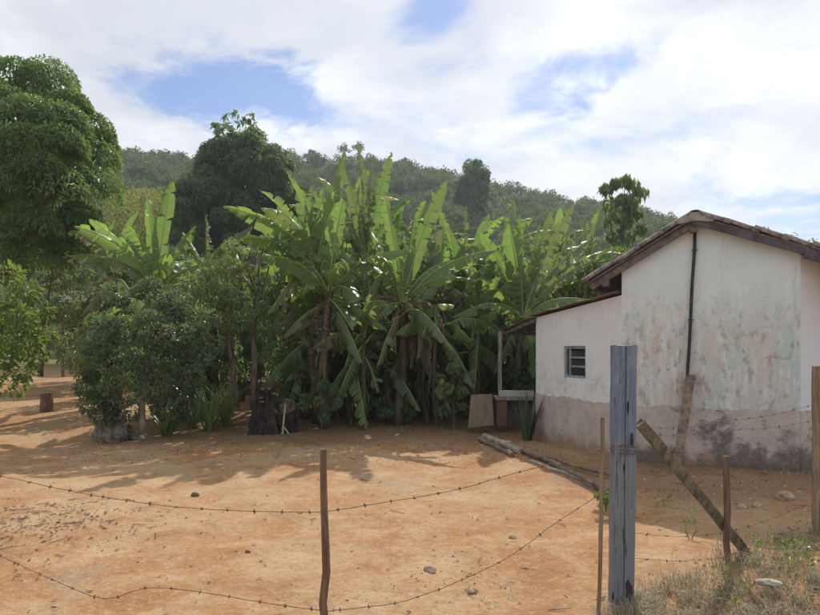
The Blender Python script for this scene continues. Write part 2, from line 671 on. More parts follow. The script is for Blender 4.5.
M['dark'] = leaf_mat('dark_leaf', (0.045, 0.092, 0.056), (0.11, 0.165, 0.085), (0.25, 0.38, 0.12), .38, .5, .3)
M['hillleaf'] = leaf_mat('hill_leaf', (0.035, 0.07, 0.036), (0.105, 0.145, 0.06), (0.20, 0.28, 0.08), .32, .6, .12)
M['under'] = leaf_mat('undergrowth_leaf', (0.058, 0.105, 0.052), (0.15, 0.21, 0.085), (0.34, 0.48, 0.12), .42, .42, .4)
M['straw'] = leaf_mat('dry_grass', (0.30, 0.245, 0.17), (0.56, 0.49, 0.37), (0.44, 0.36, 0.23), .3, .7, .15, (0.17, 0.20, 0.08))
M['litter'] = leaf_mat('dead_leaf_litter', (0.09, 0.06, 0.045), (0.34, 0.23, 0.145), (0.2, 0.1, 0.04), .12, .8, .15)
M['strap'] = leaf_mat('strap_leaf', (0.075, 0.12, 0.05), (0.19, 0.24, 0.10), (0.36, 0.46, 0.13), .36, .38, .45)
M['agave'] = leaf_mat('snake_plant_leaf', (0.04, 0.06, 0.04), (0.11, 0.14, 0.085), (0.10, 0.15, 0.05), .1, .4, .4)
M['meadow'] = leaf_mat('meadow_leaf', (0.12, 0.14, 0.035), (0.26, 0.27, 0.07), (0.40, 0.42, 0.09), .4, .6, .2)
M['banana'] = banana_mat('banana_leaf', (0.055, 0.105, 0.045), (0.145, 0.215, 0.085), (0.37, 0.57, 0.10), .42, .36, .4)
M['banana_old'] = banana_mat('torn_banana_leaf', (0.065, 0.098, 0.05), (0.16, 0.195, 0.095), (0.36, 0.45, 0.11), .36, .4, .8)
M['banana_dead'] = banana_mat('dead_banana_leaf', (0.10, 0.075, 0.052), (0.27, 0.215, 0.15), (0.24, 0.16, 0.09), .2, .8, .1)
M['rib'] = plain_mat('banana_midrib', (0.20, 0.25, 0.08), (0.32, 0.36, 0.14), 5, .5, .1)
M['rib_dead'] = plain_mat('dry_midrib', (0.16, 0.10, 0.05), (0.28, 0.19, 0.10), 5, .8, .1)
M['pstem'] = bark_mat('banana_stem', (0.04, 0.034, 0.022), (0.13, 0.115, 0.062), (7, 7, .8), .6)
M['bark'] = bark_mat('bark', (0.07, 0.055, 0.042), (0.20, 0.165, 0.13))
M['pale_bark'] = bark_mat('pale_bark', (0.19, 0.17, 0.14), (0.38, 0.35, 0.30), (5, 5, 3))
M['stake'] = bark_mat('weathered_stake', (0.10, 0.06, 0.04), (0.24, 0.16, 0.11), (30, 30, 2))
M['stake_pale'] = bark_mat('pale_stake', (0.17, 0.12, 0.075), (0.36, 0.28, 0.19), (30, 30, 2))
M['grey_wood'] = bark_mat('grey_wood', (0.13, 0.11, 0.09), (0.31, 0.28, 0.24), (18, 18, 1.4))
M['plank'] = bark_mat('mossy_plank', (0.085, 0.075, 0.052), (0.24, 0.215, 0.16), (10, 10, 3))
M['log'] = bark_mat('bleached_log', (0.28, 0.23, 0.17), (0.52, 0.46, 0.37), (6, 6, 6))
M['log_dark'] = bark_mat('brown_log', (0.12, 0.085, 0.06), (0.27, 0.21, 0.155), (6, 6, 6))
M['char'] = bark_mat('charred_wood', (0.012, 0.011, 0.012), (0.06, 0.05, 0.045), (8, 8, 2), .9)
M['cutwood'] = plain_mat('cut_wood', (0.09, 0.065, 0.045), (0.22, 0.165, 0.11), 6, .9, .4, .2, 0, (3, 3, 1))
M['rock'] = plain_mat('granite', (0.10, 0.09, 0.07), (0.28, 0.255, 0.21), 11, .92, 1.0, .2)
M['pebble'] = plain_mat('pebble', (0.28, 0.19, 0.12), (0.55, 0.45, 0.34), 9, .92, .4, .2)
M['clay'] = plain_mat('old_clay_tile', (0.055, 0.05, 0.05), (0.30, 0.25, 0.225), 11, .92, .5, .15)
M['mortar'] = plain_mat('ridge_mortar', (0.20, 0.19, 0.18), (0.36, 0.34, 0.32), 9, .95, .6, .1)
M['rafter'] = bark_mat('rafter_wood', (0.10, 0.085, 0.082), (0.22, 0.19, 0.18), (7, 7, 7))
M['fascia'] = plain_mat('fascia_board', (0.055, 0.052, 0.062), (0.13, 0.12, 0.135), 6, .85, .3, .2)
M['sheet'] = plain_mat('rusty_sheet', (0.13, 0.08, 0.06), (0.28, 0.20, 0.155), 4, .8, .3, .3)
M['wall_gable'] = wall_mat('gable_plaster', 'gable')
M['wall_wing'] = wall_mat('wing_plaster', 'wing')
M['wall_front'] = wall_mat('front_plaster', 'front')
M['plinth'] = wall_mat('plinth_plaster', 'plinth')
M['plinth_gable'] = wall_mat('moldy_plinth_plaster', 'plinth_gable')
M['blue'] = blue_paint_mat()
M['steel'] = plain_mat('painted_steel', (0.17, 0.19, 0.21), (0.36, 0.39, 0.41), 9, .5, .2, .4)
M['steel_dark'] = plain_mat('dark_steel', (0.04, 0.045, 0.05), (0.09, 0.095, 0.10), 9, .5, .2, .4)
M['glass'] = glass_mat()
M['black_pipe'] = plain_mat('black_pipe', (0.012, 0.013, 0.017), (0.03, 0.03, 0.036), 8, .5, .1, .4)
M['wire'] = plain_mat('rusty_wire', (0.09, 0.055, 0.035), (0.24, 0.145, 0.09), 30, .7, .2, .4)
M['ply'] = plain_mat('plywood', (0.17, 0.13, 0.09), (0.26, 0.205, 0.145), 4, .85, .15, .2, 0, (1, 1, .3))
M['redwood'] = plain_mat('red_cabinet_wood', (0.10, 0.055, 0.045), (0.15, 0.085, 0.065), 5, .7, .2)
M['white_wood'] = plain_mat('whitewashed_wood', (0.30, 0.30, 0.30), (0.44, 0.44, 0.43), 7, .8, .3)
M['thatch'] = plain_mat('grey_sheet_roof', (0.24, 0.22, 0.20), (0.40, 0.37, 0.34), 3, .9, .3)

# ------------------------------------------------------------------ ground
def gz(x, y):
    x = np.asarray(x, float)
    y = np.asarray(y, float)
    z = 0.05 * np.clip(y - 11, 0, 22)
    # low bank along the fence on the right, near the road
    b = sstep(x - 0.45 * (4.6 - y), 1.3, 2.6) * sstep(y, 5.6, 4.2)
    z = z + 0.10 * b
    # soil heaped against the house
    z = z + 0.10 * np.exp(-(((x - 3.9) / 1.3) ** 2 + ((y - 7.5) / .7) ** 2))
    # debris mound at the left
    z = z + 0.06 * np.exp(-(((x + 3.7) / .9) ** 2 + ((y - 5.6) / .7) ** 2))
    return z


def gz1(x, y):
    return float(gz(x, y))


def gzn(x, y):
    z = gz(x, y)
    near = sstep(np.abs(y), 40, 14)
    n = fbm(x * .45, y * .45, 3, 4) * .10 + fbm(x * 2.2, y * 2.2, 11, 4) * .05 + fbm(x * 9, y * 9, 21, 3) * .02
    rough = np.exp(-(((x - .55) / .5) ** 2 + ((y - 4.3) / .5) ** 2)) + .8 * np.exp(-(((x - 3.3) / 1.6) ** 2 + ((y - 6.8) / .8) ** 2)) + \
        .5 * np.exp(-(((x + 3.7) / 1.0) ** 2 + ((y - 5.6) / .9) ** 2))
    n = n + rough * (fbm(x * 5, y * 5, 31, 4) * .10)
    return z + n * near


def build_ground():
    xs = np.concatenate([-np.geomspace(300, 12.2, 26), np.linspace(-12, 7.5, 400), np.geomspace(7.8, 300, 28)])
    ys = np.concatenate([-np.geomspace(120, 1, 14), np.linspace(0, 2.1, 8), np.linspace(2.2, 13.5, 300), np.linspace(13.8, 36, 40), np.geomspace(40, 300, 14)])
    X, Y = np.meshgrid(xs, ys)
    Z = gzn(X, Y)
    v = np.stack([X, Y, Z], -1).reshape(-1, 3)
    nx, ny = len(xs), len(ys)
    i = np.arange(nx * ny).reshape(ny, nx)
    f = np.stack([i[:-1, :-1], i[:-1, 1:], i[1:, 1:], i[1:, :-1]], -1).reshape(-1, 4)
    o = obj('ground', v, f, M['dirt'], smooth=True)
    tag(o, 'bare orange dirt yard sloping gently up to the trees', None, None, 'structure')


build_ground()

# hill: the skyline as measured, raised at a ridge 150 m away
SKY_X = [-300, 0, 110, 200, 300, 400, 480, 560, 640, 700, 820, 1100]
SKY_Y = [143, 144, 149, 153, 149, 158, 178, 195, 209, 226, 285, 320]
RIDGE = 150.0


def hz(x, y):
    x = np.asarray(x, float)
    y = np.asarray(y, float)
    px = 410 + F * x / RIDGE
    zr = CAMZ + (HORIZON - np.interp(px, SKY_X, SKY_Y)) / F * RIDGE - 2.2
    s = np.clip((y - 34) / (RIDGE - 34), 0, 1)
    z = -.6 + 1.0 + (zr - .4) * (0.75 * s + 0.25 * s * s)
    z = z + fbm(x / 22, y / 22, 5, 4) * 7 * sstep(s, 0.0, .35) * (1 - .5 * sstep(s, .8, 1.0))
    back = np.clip((y - RIDGE) / 140, 0, 1)
    return np.where(y > RIDGE, z - back * zr * 1.02, z)


def build_hill():
    xs = np.linspace(-240, 240, 130)
    ys = np.concatenate([np.linspace(33, 160, 90), np.linspace(164, 295, 20)])
    X, Y = np.meshgrid(xs, ys)
    Z = hz(X, Y)
    edge = sstep(np.abs(X), 240, 200)
    Z = Z * edge - .8 * (1 - edge)
    v = np.stack([X, Y, Z], -1).reshape(-1, 3)
    nx, ny = len(xs), len(ys)
    i = np.arange(nx * ny).reshape(ny, nx)
    f = np.stack([i[:-1, :-1], i[:-1, 1:], i[1:, 1:], i[1:, :-1]], -1).reshape(-1, 4)
    o = obj('hill', v, f, M['hill'], smooth=True)
    tag(o, 'scrub covered hill rising behind the banana grove', None, None, 'structure')


build_hill()

# ------------------------------------------------------------------ house
A = Vector((5.14, 7.90, 0))
B = Vector((3.12, 8.84, 0))
Cc = Vector((2.35, 11.20, 0))
EAB = (B - A).normalized()                       # along the gable wall, to the left
NB = Vector((-EAB.y, EAB.x, 0))                  # into the house
if NB.y < 0:
    NB = -NB
DBC = (Cc - B).normalized()
NW = Vector((DBC.y, -DBC.x, 0))                  # into the wing
if NW.x < 0:
    NW = -NW
DAD = Vector((0.95, 0.30, 0)).normalized()
NF = Vector((-DAD.y, DAD.x, 0))
LAB = (B - A).length
LBC = (Cc - B).length
LAD = 1.9
BELT = 0.84
TR = 1.254                                       # from A to the ridge line along the gable
ZR = 3.56                                        # top of the roof at the ridge
SL_R, SL_L = 0.395, 0.594
TH = 0.145                                       # roof build-up between wall top and tile top

house = thing('house', (A.x, A.y, 0), 'small white gabled house with peeling plaster and bare pinkish base', 'house')


def roof_top(s):
    """height of the main roof's upper side, s measured from A along the gable to the left"""
    return ZR - (TR - s) * SL_R if s < TR else ZR - (s - TR) * SL_L


def wall_strip(name, O, d, nin, segs, mat_, thick=.14, proud=0.0, parent=house, hole=None):
    """segs: list of (s, zbottom, ztop); front face in the plane through O, back face thick behind"""
    v, f = [], []

    def quad(s0, b0, t0, s1, b1, t1):
        k = len(v)
        o0 = O - nin * proud
        for off in (0.0, thick + proud):
            for (s, z) in ((s0, b0), (s1, b1), (s1, t1), (s0, t0)):
                p = o0 + d * s + nin * off
                v.append((p.x, p.y, z))
        f.extend([(k, k + 1, k + 2, k + 3), (k + 7, k + 6, k + 5, k + 4)])
        return k
    ks = []
    for (a, b) in zip(segs[:-1], segs[1:]):
        if hole and abs(a[0] - hole[0]) < 1e-6:
            k1 = quad(a[0], a[1], hole[2], b[0], b[1], hole[2])
            k2 = quad(a[0], hole[3], a[2], b[0], hole[3], b[2])
            f.append((k1 + 3, k1 + 2, k1 + 6, k1 + 7))
            f.append((k2 + 0, k2 + 1, k2 + 5, k2 + 4))
            # side reveals
            n = len(v)
            o0 = O - nin * proud
            for s in (hole[0], hole[1]):
                for off in (0.0, thick + proud):
                    for z in (hole[2], hole[3]):
                        p = o0 + d * s + nin * off
                        v.append((p.x, p.y, z))
            f.append((n, n + 1, n + 3, n + 2))
            f.append((n + 4, n + 6, n + 7, n + 5))
            f.append((k1, k1 + 4, k1 + 5, k1 + 1))
            f.append((k2 + 3, k2 + 2, k2 + 6, k2 + 7))
        else:
            k = quad(a[0], a[1], a[2], b[0], b[1], b[2])
            f.append((k + 3, k + 2, k + 6, k + 7))
            f.append((k, k + 4, k + 5, k + 1))
            ks.append(k)
    # end caps
    for seg, sgn in ((segs[0], 1), (segs[-1], -1)):
        n = len(v)
        o0 = O - nin * proud
        for off in (0.0, thick + proud):
            for z in (seg[1], seg[2]):
                p = o0 + d * seg[0] + nin * off
                v.append((p.x, p.y, z))
        f.append((n, n + 1, n + 3, n + 2) if sgn > 0 else (n, n + 2, n + 3, n + 1))
    return obj(name, v, f, mat_, parent)


# uneven joint between plaster base and painted wall
def belt(s, k=0):
    return BELT + .014 * math.sin(s * 5 + k) + .010 * math.sin(s * 23 + 2 * k) + .010 * math.sin(s * 61 + k)


def fine_segs(L, zb, zt, extra=(), n=44):
    ss = sorted(set([L * i / n for i in range(n + 1)] + list(extra)))
    return [(s, zb(s), zt(s)) for s in ss]


PR = .010
gable_wall = wall_strip('gable_wall', A, EAB, NB, fine_segs(LAB, lambda s: belt(s), lambda s: roof_top(s) - TH, (TR,)), M['wall_gable'])
tag(gable_wall, 'gable wall with peeling mint and white paint', None)
gp = wall_strip('plaster_base', A, EAB, NB, fine_segs(LAB, lambda s: -.25, lambda s: belt(s)), M['plinth_gable'], proud=PR)
tag(gp, 'bare plaster base of the gable with black mould patches', None)
# wing wall with its window opening
U0, U1, WZ0, WZ1 = 1.03, 1.63, 1.00, 1.56
# find the opening from where it shows: columns 564 and 584 of the photograph


def s_on_BC(px):
    k = (px - 410) / F
    return (B.x - k * B.y) / (k * DBC.y - DBC.x)


U0, U1 = s_on_BC(585.5), s_on_BC(563.5)


def z_on_BC(s, py):
    return CAMZ + (HORIZON - py) / F * (B + DBC * s).y


WZ0, WZ1 = z_on_BC((U0 + U1) / 2, 378), z_on_BC((U0 + U1) / 2, 346)
wing_top = lambda s: 2.46 - .205 * s / LBC
wsegs = [(s, belt(s, 1) - .004, wing_top(s)) for s in sorted([LBC * i / 44 for i in range(45) if not (U0 - .01 < LBC * i / 44 < U1 + .01)] + [U0, U1])]
wing_wall = wall_strip('wing_wall', B, DBC, NW, wsegs, M['wall_wing'], hole=(U0, U1, WZ0, WZ1))
tag(wing_wall, 'cream wall of the low side wing', None)
wall_strip('plaster_base', B, DBC, NW, fine_segs(LBC, lambda s: -.25, lambda s: belt(s, 1)), M['plinth'], proud=PR)
# end wall of the wing towards the porch, left wall of the house, front wall
wall_strip('wing_end_wall', Cc + NW * .14, NW, -DBC, [(0, -.2, 2.24), (2.1, -.2, 2.24)], M['wall_wing'])
wall_strip('side_wall', B + NB * .14, NB, -EAB, [(0, -.2, 2.80), (4.6, -.2, 2.80)], M['wall_wing'])
front_slope = SL_R * max(0.0, -(DAD.dot(EAB)))
fw = wall_strip('front_wall', A, DAD, NF, fine_segs(LAD, lambda s: belt(s, 2) , lambda s: roof_top(0) - TH - front_slope * s - .01), M['wall_front'])
tag(fw, 'clean lavender white front wall beyond the corner', None)
wall_strip('plaster_base', A, DAD, NF, fine_segs(LAD, lambda s: -.25, lambda s: belt(s, 2)), M['plinth_gable'], proud=PR)
wall_strip('back_wall', A + NB * 4.7, EAB, NB, [(-.2, -.2, roof_top(-.2) - TH), (TR, -.2, ZR - TH), (LAB, -.2, roof_top(LAB) - TH)], M['wall_wing'])
D = A + DAD * LAD
wall_strip('far_wall', D + NF * .14, NB, EAB, [(0, -.2, 2.3), (4.2, -.2, 2.3)], M['wall_front'])
# mint coloured corner strip at the right edge of the gable
mb = MB()
for i in range(9):
    z0, z1 = 1.0 + i * .2, 1.0 + (i + 1) * .2
    w = .022 + .014 * math.sin(i * 2.1)
    p0, p1 = A + EAB * (.05), A + EAB * (.05 + w)
    off = -NB * .004
    mb.hexa([(p0 + off).to_tuple()[:2] + (z0,), (p1 + off).to_tuple()[:2] + (z0,), (p1 + NB * .01).to_tuple()[:2] + (z0,), (p0 + NB * .01).to_tuple()[:2] + (z0,)],
            [(p0 + off).to_tuple()[:2] + (z1,), (p1 + off).to_tuple()[:2] + (z1,), (p1 + NB * .01).to_tuple()[:2] + (z1,), (p0 + NB * .01).to_tuple()[:2] + (z1,)])
M['mint'] = plain_mat('mint_paint', (0.46, 0.58, 0.56), (0.60, 0.69, 0.66), 9, .85, .2)
mb.build('corner_strip', M['mint'], house)

# roof ------------------------------------------------
roof = bpy.data.objects.new('roof', None)
link(roof, house)
FRONT = -.20          # rake overhang in front of the gable
DEPTH = 4.9
S_R, S_L = -1.6, LAB + .44


def rp(s, back, z):
    p = A + EAB * s + NB * back
    return (p.x, p.y, z)


mb = MB()
for (s0, s1) in ((S_R, TR), (TR, S_L)):
    t0, t1 = roof_top(s0 + (1e-6 if s0 < TR else 1e-6)), roof_top(s1)
    if s0 >= TR - 1e-6:
        t0 = ZR
    mb.hexa([rp(s0, FRONT + .02, t0 - .085), rp(s1, FRONT + .02, t1 - .085), rp(s1, DEPTH, t1 - .085), rp(s0, DEPTH, t0 - .085)],
            [rp(s0, FRONT + .02, t0 - .055), rp(s1, FRONT + .02, t1 - .055), rp(s1, DEPTH, t1 - .055), rp(s0, DEPTH, t0 - .055)])
und = mb.build('roof_boards', M['rafter'], roof)
# rafters on the rake and purlin ends
mb = MB()
mb.bar(rp(TR - .02, FRONT + .10, ZR - .135), rp(S_L - .02, FRONT + .10, roof_top(S_L) - .135), .06, .09)
mb.build('rafter', M['rafter'], roof)
mb = MB()
mb.bar(rp(TR + .03, FRONT + .035, ZR - .125), rp(S_R, FRONT + .035, roof_top(S_R) - .12), .035, .085)
mb.build('barge_board', M['fascia'], roof)
mb = MB()
mb.bar(rp(-.02, FRONT + .012, roof_top(-.02) - .16), rp(S_R, FRONT + .012, roof_top(S_R) - .15), .03, .13)
mb.build('barge_board', M['fascia'], roof)
for s in (TR + .02, LAB + .22):
    mb = MB()
    mb.bar(rp(s, FRONT + .06, roof_top(s) - .20), rp(s, .1, roof_top(s) - .20), .09, .12)
    mb.build('purlin', M['rafter'], roof)


def tile_mesh(name, L=.44, r0=.085, r1=.105, seed=0):
    rr = random.Random(seed)
    n = 6
    v, f = [], []
    for th in (0.0, .016):
        for j, (x, r) in enumerate(((0, r0), (L, r1))):
            for k in range(n + 1):
                a = math.pi * k / n
                v.append((x, (r - th) * math.cos(a), (r - th) * math.sin(a) * .75 + rr.uniform(-.004, .004)))
    q = n + 1
    for k in range(n):
        f.append((k, k + 1, q + k + 1, q + k))
        f.append((2 * q + k + 1, 2 * q + k, 3 * q + k, 3 * q + k + 1))
        f.append((k + 1, k, 2 * q + k, 2 * q + k + 1))
        f.append((q + k, q + k + 1, 3 * q + k + 1, 3 * q + k))
    f.append((0, q, 3 * q, 2 * q))
    f.append((n, 2 * q + n, 3 * q + n, q + n))
    return make_mesh(name, v, f, M['clay'], smooth=False)


TILES = [tile_mesh('tile', seed=i) for i in range(4)]
org = origin(roof)
cols = 19
under_v, under_f = [], []
trr = random.Random(4)
for side in (0, 1):
    run = (S_L - TR) if side else (TR - S_R)
    slope = SL_L if side else SL_R
    e2 = EAB if side else -EAB
    dn = Vector((e2.x, e2.y, -slope)).normalized()
    L_s = run * math.sqrt(1 + slope * slope)
    nrow = int(math.ceil(L_s / .36))
    for c in range(cols):
        back = FRONT + .07 + c * .255
        for r in range(nrow):
            d0 = .04 + r * .36
            if d0 + .40 > L_s + .1:
                d0 = L_s - .34
            base = Vector(rp(TR, back, ZR)) + dn * d0
            y_ax = dn.cross(Vector((0, 0, 1))).normalized()
            up = y_ax.cross(dn).normalized()
            if up.z < 0:
                up = -up
            o = bpy.data.objects.new('tile', TILES[trr.randrange(4)])
            y_ax = up.cross(dn).normalized()
            m3 = Matrix((dn, y_ax, up)).transposed()
            base = base + up * (-.03 + trr.uniform(0, .022)) + y_ax * trr.uniform(-.016, .016)
            tilt = Matrix.Rotation(trr.uniform(-.05, .06) + .055, 3, 'Y') @ Matrix.Rotation(trr.uniform(-.06, .06), 3, 'Z')
            o.matrix_local = Matrix.Translation(base - org) @ (m3 @ tilt).to_4x4()
            link(o, roof)
# ridge tiles with mortar
dn = NB
for c in range(13):
    o = bpy.data.objects.new('ridge_tile', TILES[c % 4])
    y_ax = EAB
    up = Vector((0, 0, 1))
    m3 = Matrix((NB, up.cross(NB), up)).transposed()
    o.matrix_local = Matrix.Translation(Vector(rp(TR, FRONT - .03 + c * .38, ZR - .065 + trr.uniform(0, .01))) - org) @ \
        (m3 @ Matrix.Rotation(.03, 3, 'Y')).to_4x4() @ Matrix.Scale(1.15, 4)
    link(o, roof)
mb = MB()
pts = [rp(TR + .24 * math.cos(a), FRONT - .012, ZR - .07 + (.075 * math.sin(a) if math.sin(a) > 0 else .05 * math.sin(a)) - abs(math.cos(a)) * .075) for a in [i * math.pi / 7 for i in range(14)]]
pts2 = [(p[0] + NB.x * .14, p[1] + NB.y * .14, p[2]) for p in pts]
mb.hexa(pts, pts2)
mb.build('ridge_mortar', M['mortar'], roof)

# wing roof and porch roof: corrugated sheet --------------------------------
wroof = bpy.data.objects.new('wing_roof', None)
link(wroof, house)


def sheet(name, s0, z0, s1, z1, w0, w1, parent, amp=.014, pitch=.075, th=.008, front=-.11):
    n = max(2, int((s1 - s0) / .3) + 1)
    na = 60
    v, f = [], []
    for lay in (0, 1):
        for i in range(n):
            s = s0 + (s1 - s0) * i / (n - 1)
            w = w0 + (w1 - w0) * i / (n - 1)
            z = z0 + (z1 - z0) * i / (n - 1)
            for j in range(na):
                u = front + (w - front) * j / (na - 1)
                p = B + DBC * s + NW * u
                v.append((p.x, p.y, z + amp * math.sin(u / pitch * 2 * math.pi) - lay * th + .01 * math.sin(s * 7)))
    q = n * na
    for i in range(n - 1):
        for j in range(na - 1):
            a = i * na + j
            f.append((a, a + na, a + na + 1, a + 1))
            f.append((q + a, q + a + 1, q + a + na + 1, q + a + na))
    for i in range(n - 1):
        a = i * na
        f.append((a, q + a, q + a + na, a + na))
        a = i * na + na - 1
        f.append((a, a + na, q + a + na, q + a))
    for j in range(na - 1):
        f.append((j, j + 1, q + j + 1, q + j))
        a = (n - 1) * na + j
        f.append((a, q + a, q + a + 1, a + 1))
    return obj(name, v, f, M['sheet'], parent, smooth=True)


SP = LBC + 1.30
sheet('roof_sheet', .02, 2.515, LBC + .12, 2.30, .05, 2.25, wroof)
sheet('roof_sheet', LBC - .05, 2.275, SP, 2.04, 2.2, 3.3, wroof)
for s in (LBC + .35, SP - .08):
    mb = MB()
    z = 2.275 - (s - LBC) * .18 - .06
    p0, p1 = B + DBC * s - NW * .07, B + DBC * s + NW * 2.4
    mb.bar((p0.x, p0.y, z), (p1.x, p1.y, z), .06, .075)
    mb.build('purlin', M['rafter'], wroof)
mb = MB()
p0, p1 = B + DBC * (LBC - .02) - NW * .03, B + DBC * SP - NW * .03
mb.bar((p0.x, p0.y, 2.20), (p1.x, p1.y, 1.975), .05, .07)
mb.build('porch_beam', M['rafter'], wroof)
# porch post
pp = P(499.5, 400, 12.0)
mb = MB()
mb.bar((pp.x, pp.y, -.1), (pp.x + .01, pp.y, 2.03), .07, .07, (0, 1, 0))
mb.build('porch_post', M['grey_wood'], house)

# window ------------------------------------------------
win = bpy.data.objects.new('window', None)
link(win, house)


def wp(s, z, off):
    p = B + DBC * s + NW * off
    return (p.x, p.y, z)


def wbar(name, s0, z0, s1, z1, w, mat_, off=.05, dpt=.035, parent=win):
    m_ = MB()
    m_.bar(wp(s0, z0, off), wp(s1, z1, off), dpt, w, (0, 0, 1)) if abs(z1 - z0) < 1e-6 else m_.bar(wp(s0, z0, off), wp(s1, z1, off), w, dpt, NW)
    return m_.build(name, mat_, parent)


fr = .045
m_ = MB()
m_.bar(wp(U0 + .002, WZ0 + fr / 2, .05), wp(U1 - .002, WZ0 + fr / 2, .05), .05, fr)
m_.bar(wp(U0 + .002, WZ1 - fr / 2, .05), wp(U1 - .002, WZ1 - fr / 2, .05), .05, fr)
m_.bar(wp(U0 + fr / 2 + .002, WZ0 + fr, .05), wp(U0 + fr / 2 + .002, WZ1 - fr, .05), fr, .05, NW)
m_.bar(wp(U1 - fr / 2 - .002, WZ0 + fr, .05), wp(U1 - fr / 2 - .002, WZ1 - fr, .05), fr, .05, NW)
m_.build('frame', M['steel'], win)
um = U1 - (U1 - U0) * .22
wbar('mullion', um, WZ0 + fr, um, WZ1 - fr, .03, M['steel'])
nz = 3
for k in range(1, nz):
    z = WZ0 + fr + (WZ1 - WZ0 - 2 * fr) * k / nz
    if k != 2:
        pass
    wbar('glazing_bar', U0 + fr, z, um - .016, z, .03, M['steel'], off=.045)
for k in range(nz):
    za = WZ0 + fr + (WZ1 - WZ0 - 2 * fr) * k / nz + .016
    zb = WZ0 + fr + (WZ1 - WZ0 - 2 * fr) * (k + 1) / nz - .016
    m_ = MB()
    tl = .03 if k in (1, 2) else .0
    m_.hexa([wp(U0 + fr, za, .055), wp(um - .016, za, .055), wp(um - .016, za, .061), wp(U0 + fr, za, .061)],
            [wp(U0 + fr, zb, .055 + tl), wp(um - .016, zb, .055 + tl), wp(um - .016, zb, .061 + tl), wp(U0 + fr, zb, .061 + tl)])
    m_.build('pane', M['glass'], win)
m_ = MB()
m_.hexa([wp(um + .016, WZ0 + fr, .055), wp(U1 - fr, WZ0 + fr, .055), wp(U1 - fr, WZ0 + fr, .061), wp(um + .016, WZ0 + fr, .061)],
        [wp(um + .016, WZ1 - fr, .055), wp(U1 - fr, WZ1 - fr, .055), wp(U1 - fr, WZ1 - fr, .061), wp(um + .016, WZ1 - fr, .061)])
m_.build('pane', M['glass'], win)

# black pipe down the gable ------------------------------
sp_ = lambda px: ((px - 410) / F * A.y - A.x) / (EAB.x - (px - 410) / F * EAB.y)
ppts = []
for (px, py) in ((695, 226), (694.5, 250), (692, 285), (690.5, 320), (689, 350), (687, 380), (684, 420), (680, 462)):
    s = sp_(px)
    q = A + EAB * s - NB * .035
    ppts.append((q.x, q.y, CAMZ + (HORIZON - py) / F * q.y))
MB().tube(ppts, .021, 8).build('drain_pipe', M['black_pipe'], house, smooth=True)
for i in (1, 3, 5):
    q = Vector(ppts[i])
    mb = MB()
    mb.bar(q - EAB * .035 + NB * .01, q + EAB * .035 + NB * .01, .05, .018)
    mb.build('pipe_clip', M['steel_dark'], house)

# ------------------------------------------------------------------ wood around the house
def board(name, a, b, w, th, mat_, label, cat, up=(0, -1, 0), ends=0.0, seed=0, n=6, group=None):
    """a rough plank: slightly uneven edges along its length"""
    rr = random.Random(seed)
    a, b, up = Vector(a), Vector(b), Vector(up)
    d = (b - a).normalized()
    s = d.cross(up).normalized()
    u = s.cross(d).normalized()
    v, f = [], []
    for i in range(n + 1):
        c = a + (b - a) * (i / n)
        ww = w * (1 + rr.uniform(-.07, .07))
        sh = s * rr.uniform(-.05, .05) * w
        for x, y in ((-1, -1), (1, -1), (1, 1), (-1, 1)):
            v.append(c + sh + s * (ww / 2 * x) + u * (th / 2 * y) + d * (rr.uniform(-1, 1) * ends if i in (0, n) else 0))
    for i in range(n):
        for k in range(4):
            f.append((i * 4 + k, i * 4 + (k + 1) % 4, (i + 1) * 4 + (k + 1) % 4, (i + 1) * 4 + k))
    f += [(3, 2, 1, 0), tuple(range(n * 4, n * 4 + 4))]
    o = obj(name, v, f, mat_, None, loc=a)
    return tag(o, label, cat, group)


# thick board leaning on the gable under the pipe
q0 = P(675, 482, 7.55)
q1 = A + EAB * sp_(691) - NB * .06
board('leaning_board', (q0.x, q0.y, gz1(q0.x, q0.y) - .05), (q1.x, q1.y, 1.30), 1.0 * .115, .045, M['log_dark'],
      'weathered brown board leaning on the gable below the black pipe', 'board', up=-NB, ends=.03, seed=3)

# ------------------------------------------------------------------ fence
FY = 3.9
bp0, bp1 = P(621.5, 612, FY), P(624, 345, FY)
post = thing('fence_post', (bp0.x, bp0.y, 0), 'thick square fence post with flaking blue grey paint', 'post', 'fence posts')
v, f = [], []
rr = random.Random(5)
prof = []
W, DP = .148, .10
# front face with a lengthwise split and rounded arrises
sect = [(-.5, -.38), (-.44, -.5), (-.06, -.5), (-.03, -.40), (.0, -.5), (.42, -.5), (.5, -.40), (.5, .5), (-.5, .5)]
NS = 16
for i in range(NS + 1):
    t = i / NS
    c = Vector((bp0.x + (bp1.x - bp0.x) * t, FY, -.12 + (bp1.z + .12) * t))
    for (sx, sy) in sect:
        deep = 1.0 if abs(sx) > .05 or t > .55 else 1.0
        v.append((c.x + W * sx * (1 + rr.uniform(-.045, .045)), c.y + DP * sy + rr.uniform(-.002, .002) + .02 * sx, c.z + (rr.uniform(-.008, .003) if i == NS else 0)))
n = len(sect)
for i in range(NS):
    for k in range(n):
        f.append((i * n + k, i * n + (k + 1) % n, (i + 1) * n + (k + 1) % n, (i + 1) * n + k))
f.append(tuple(range(n - 1, -1, -1)))
f.append(tuple(range(NS * n, NS * n + n)))
obj('post', v, f, M['blue'], post)
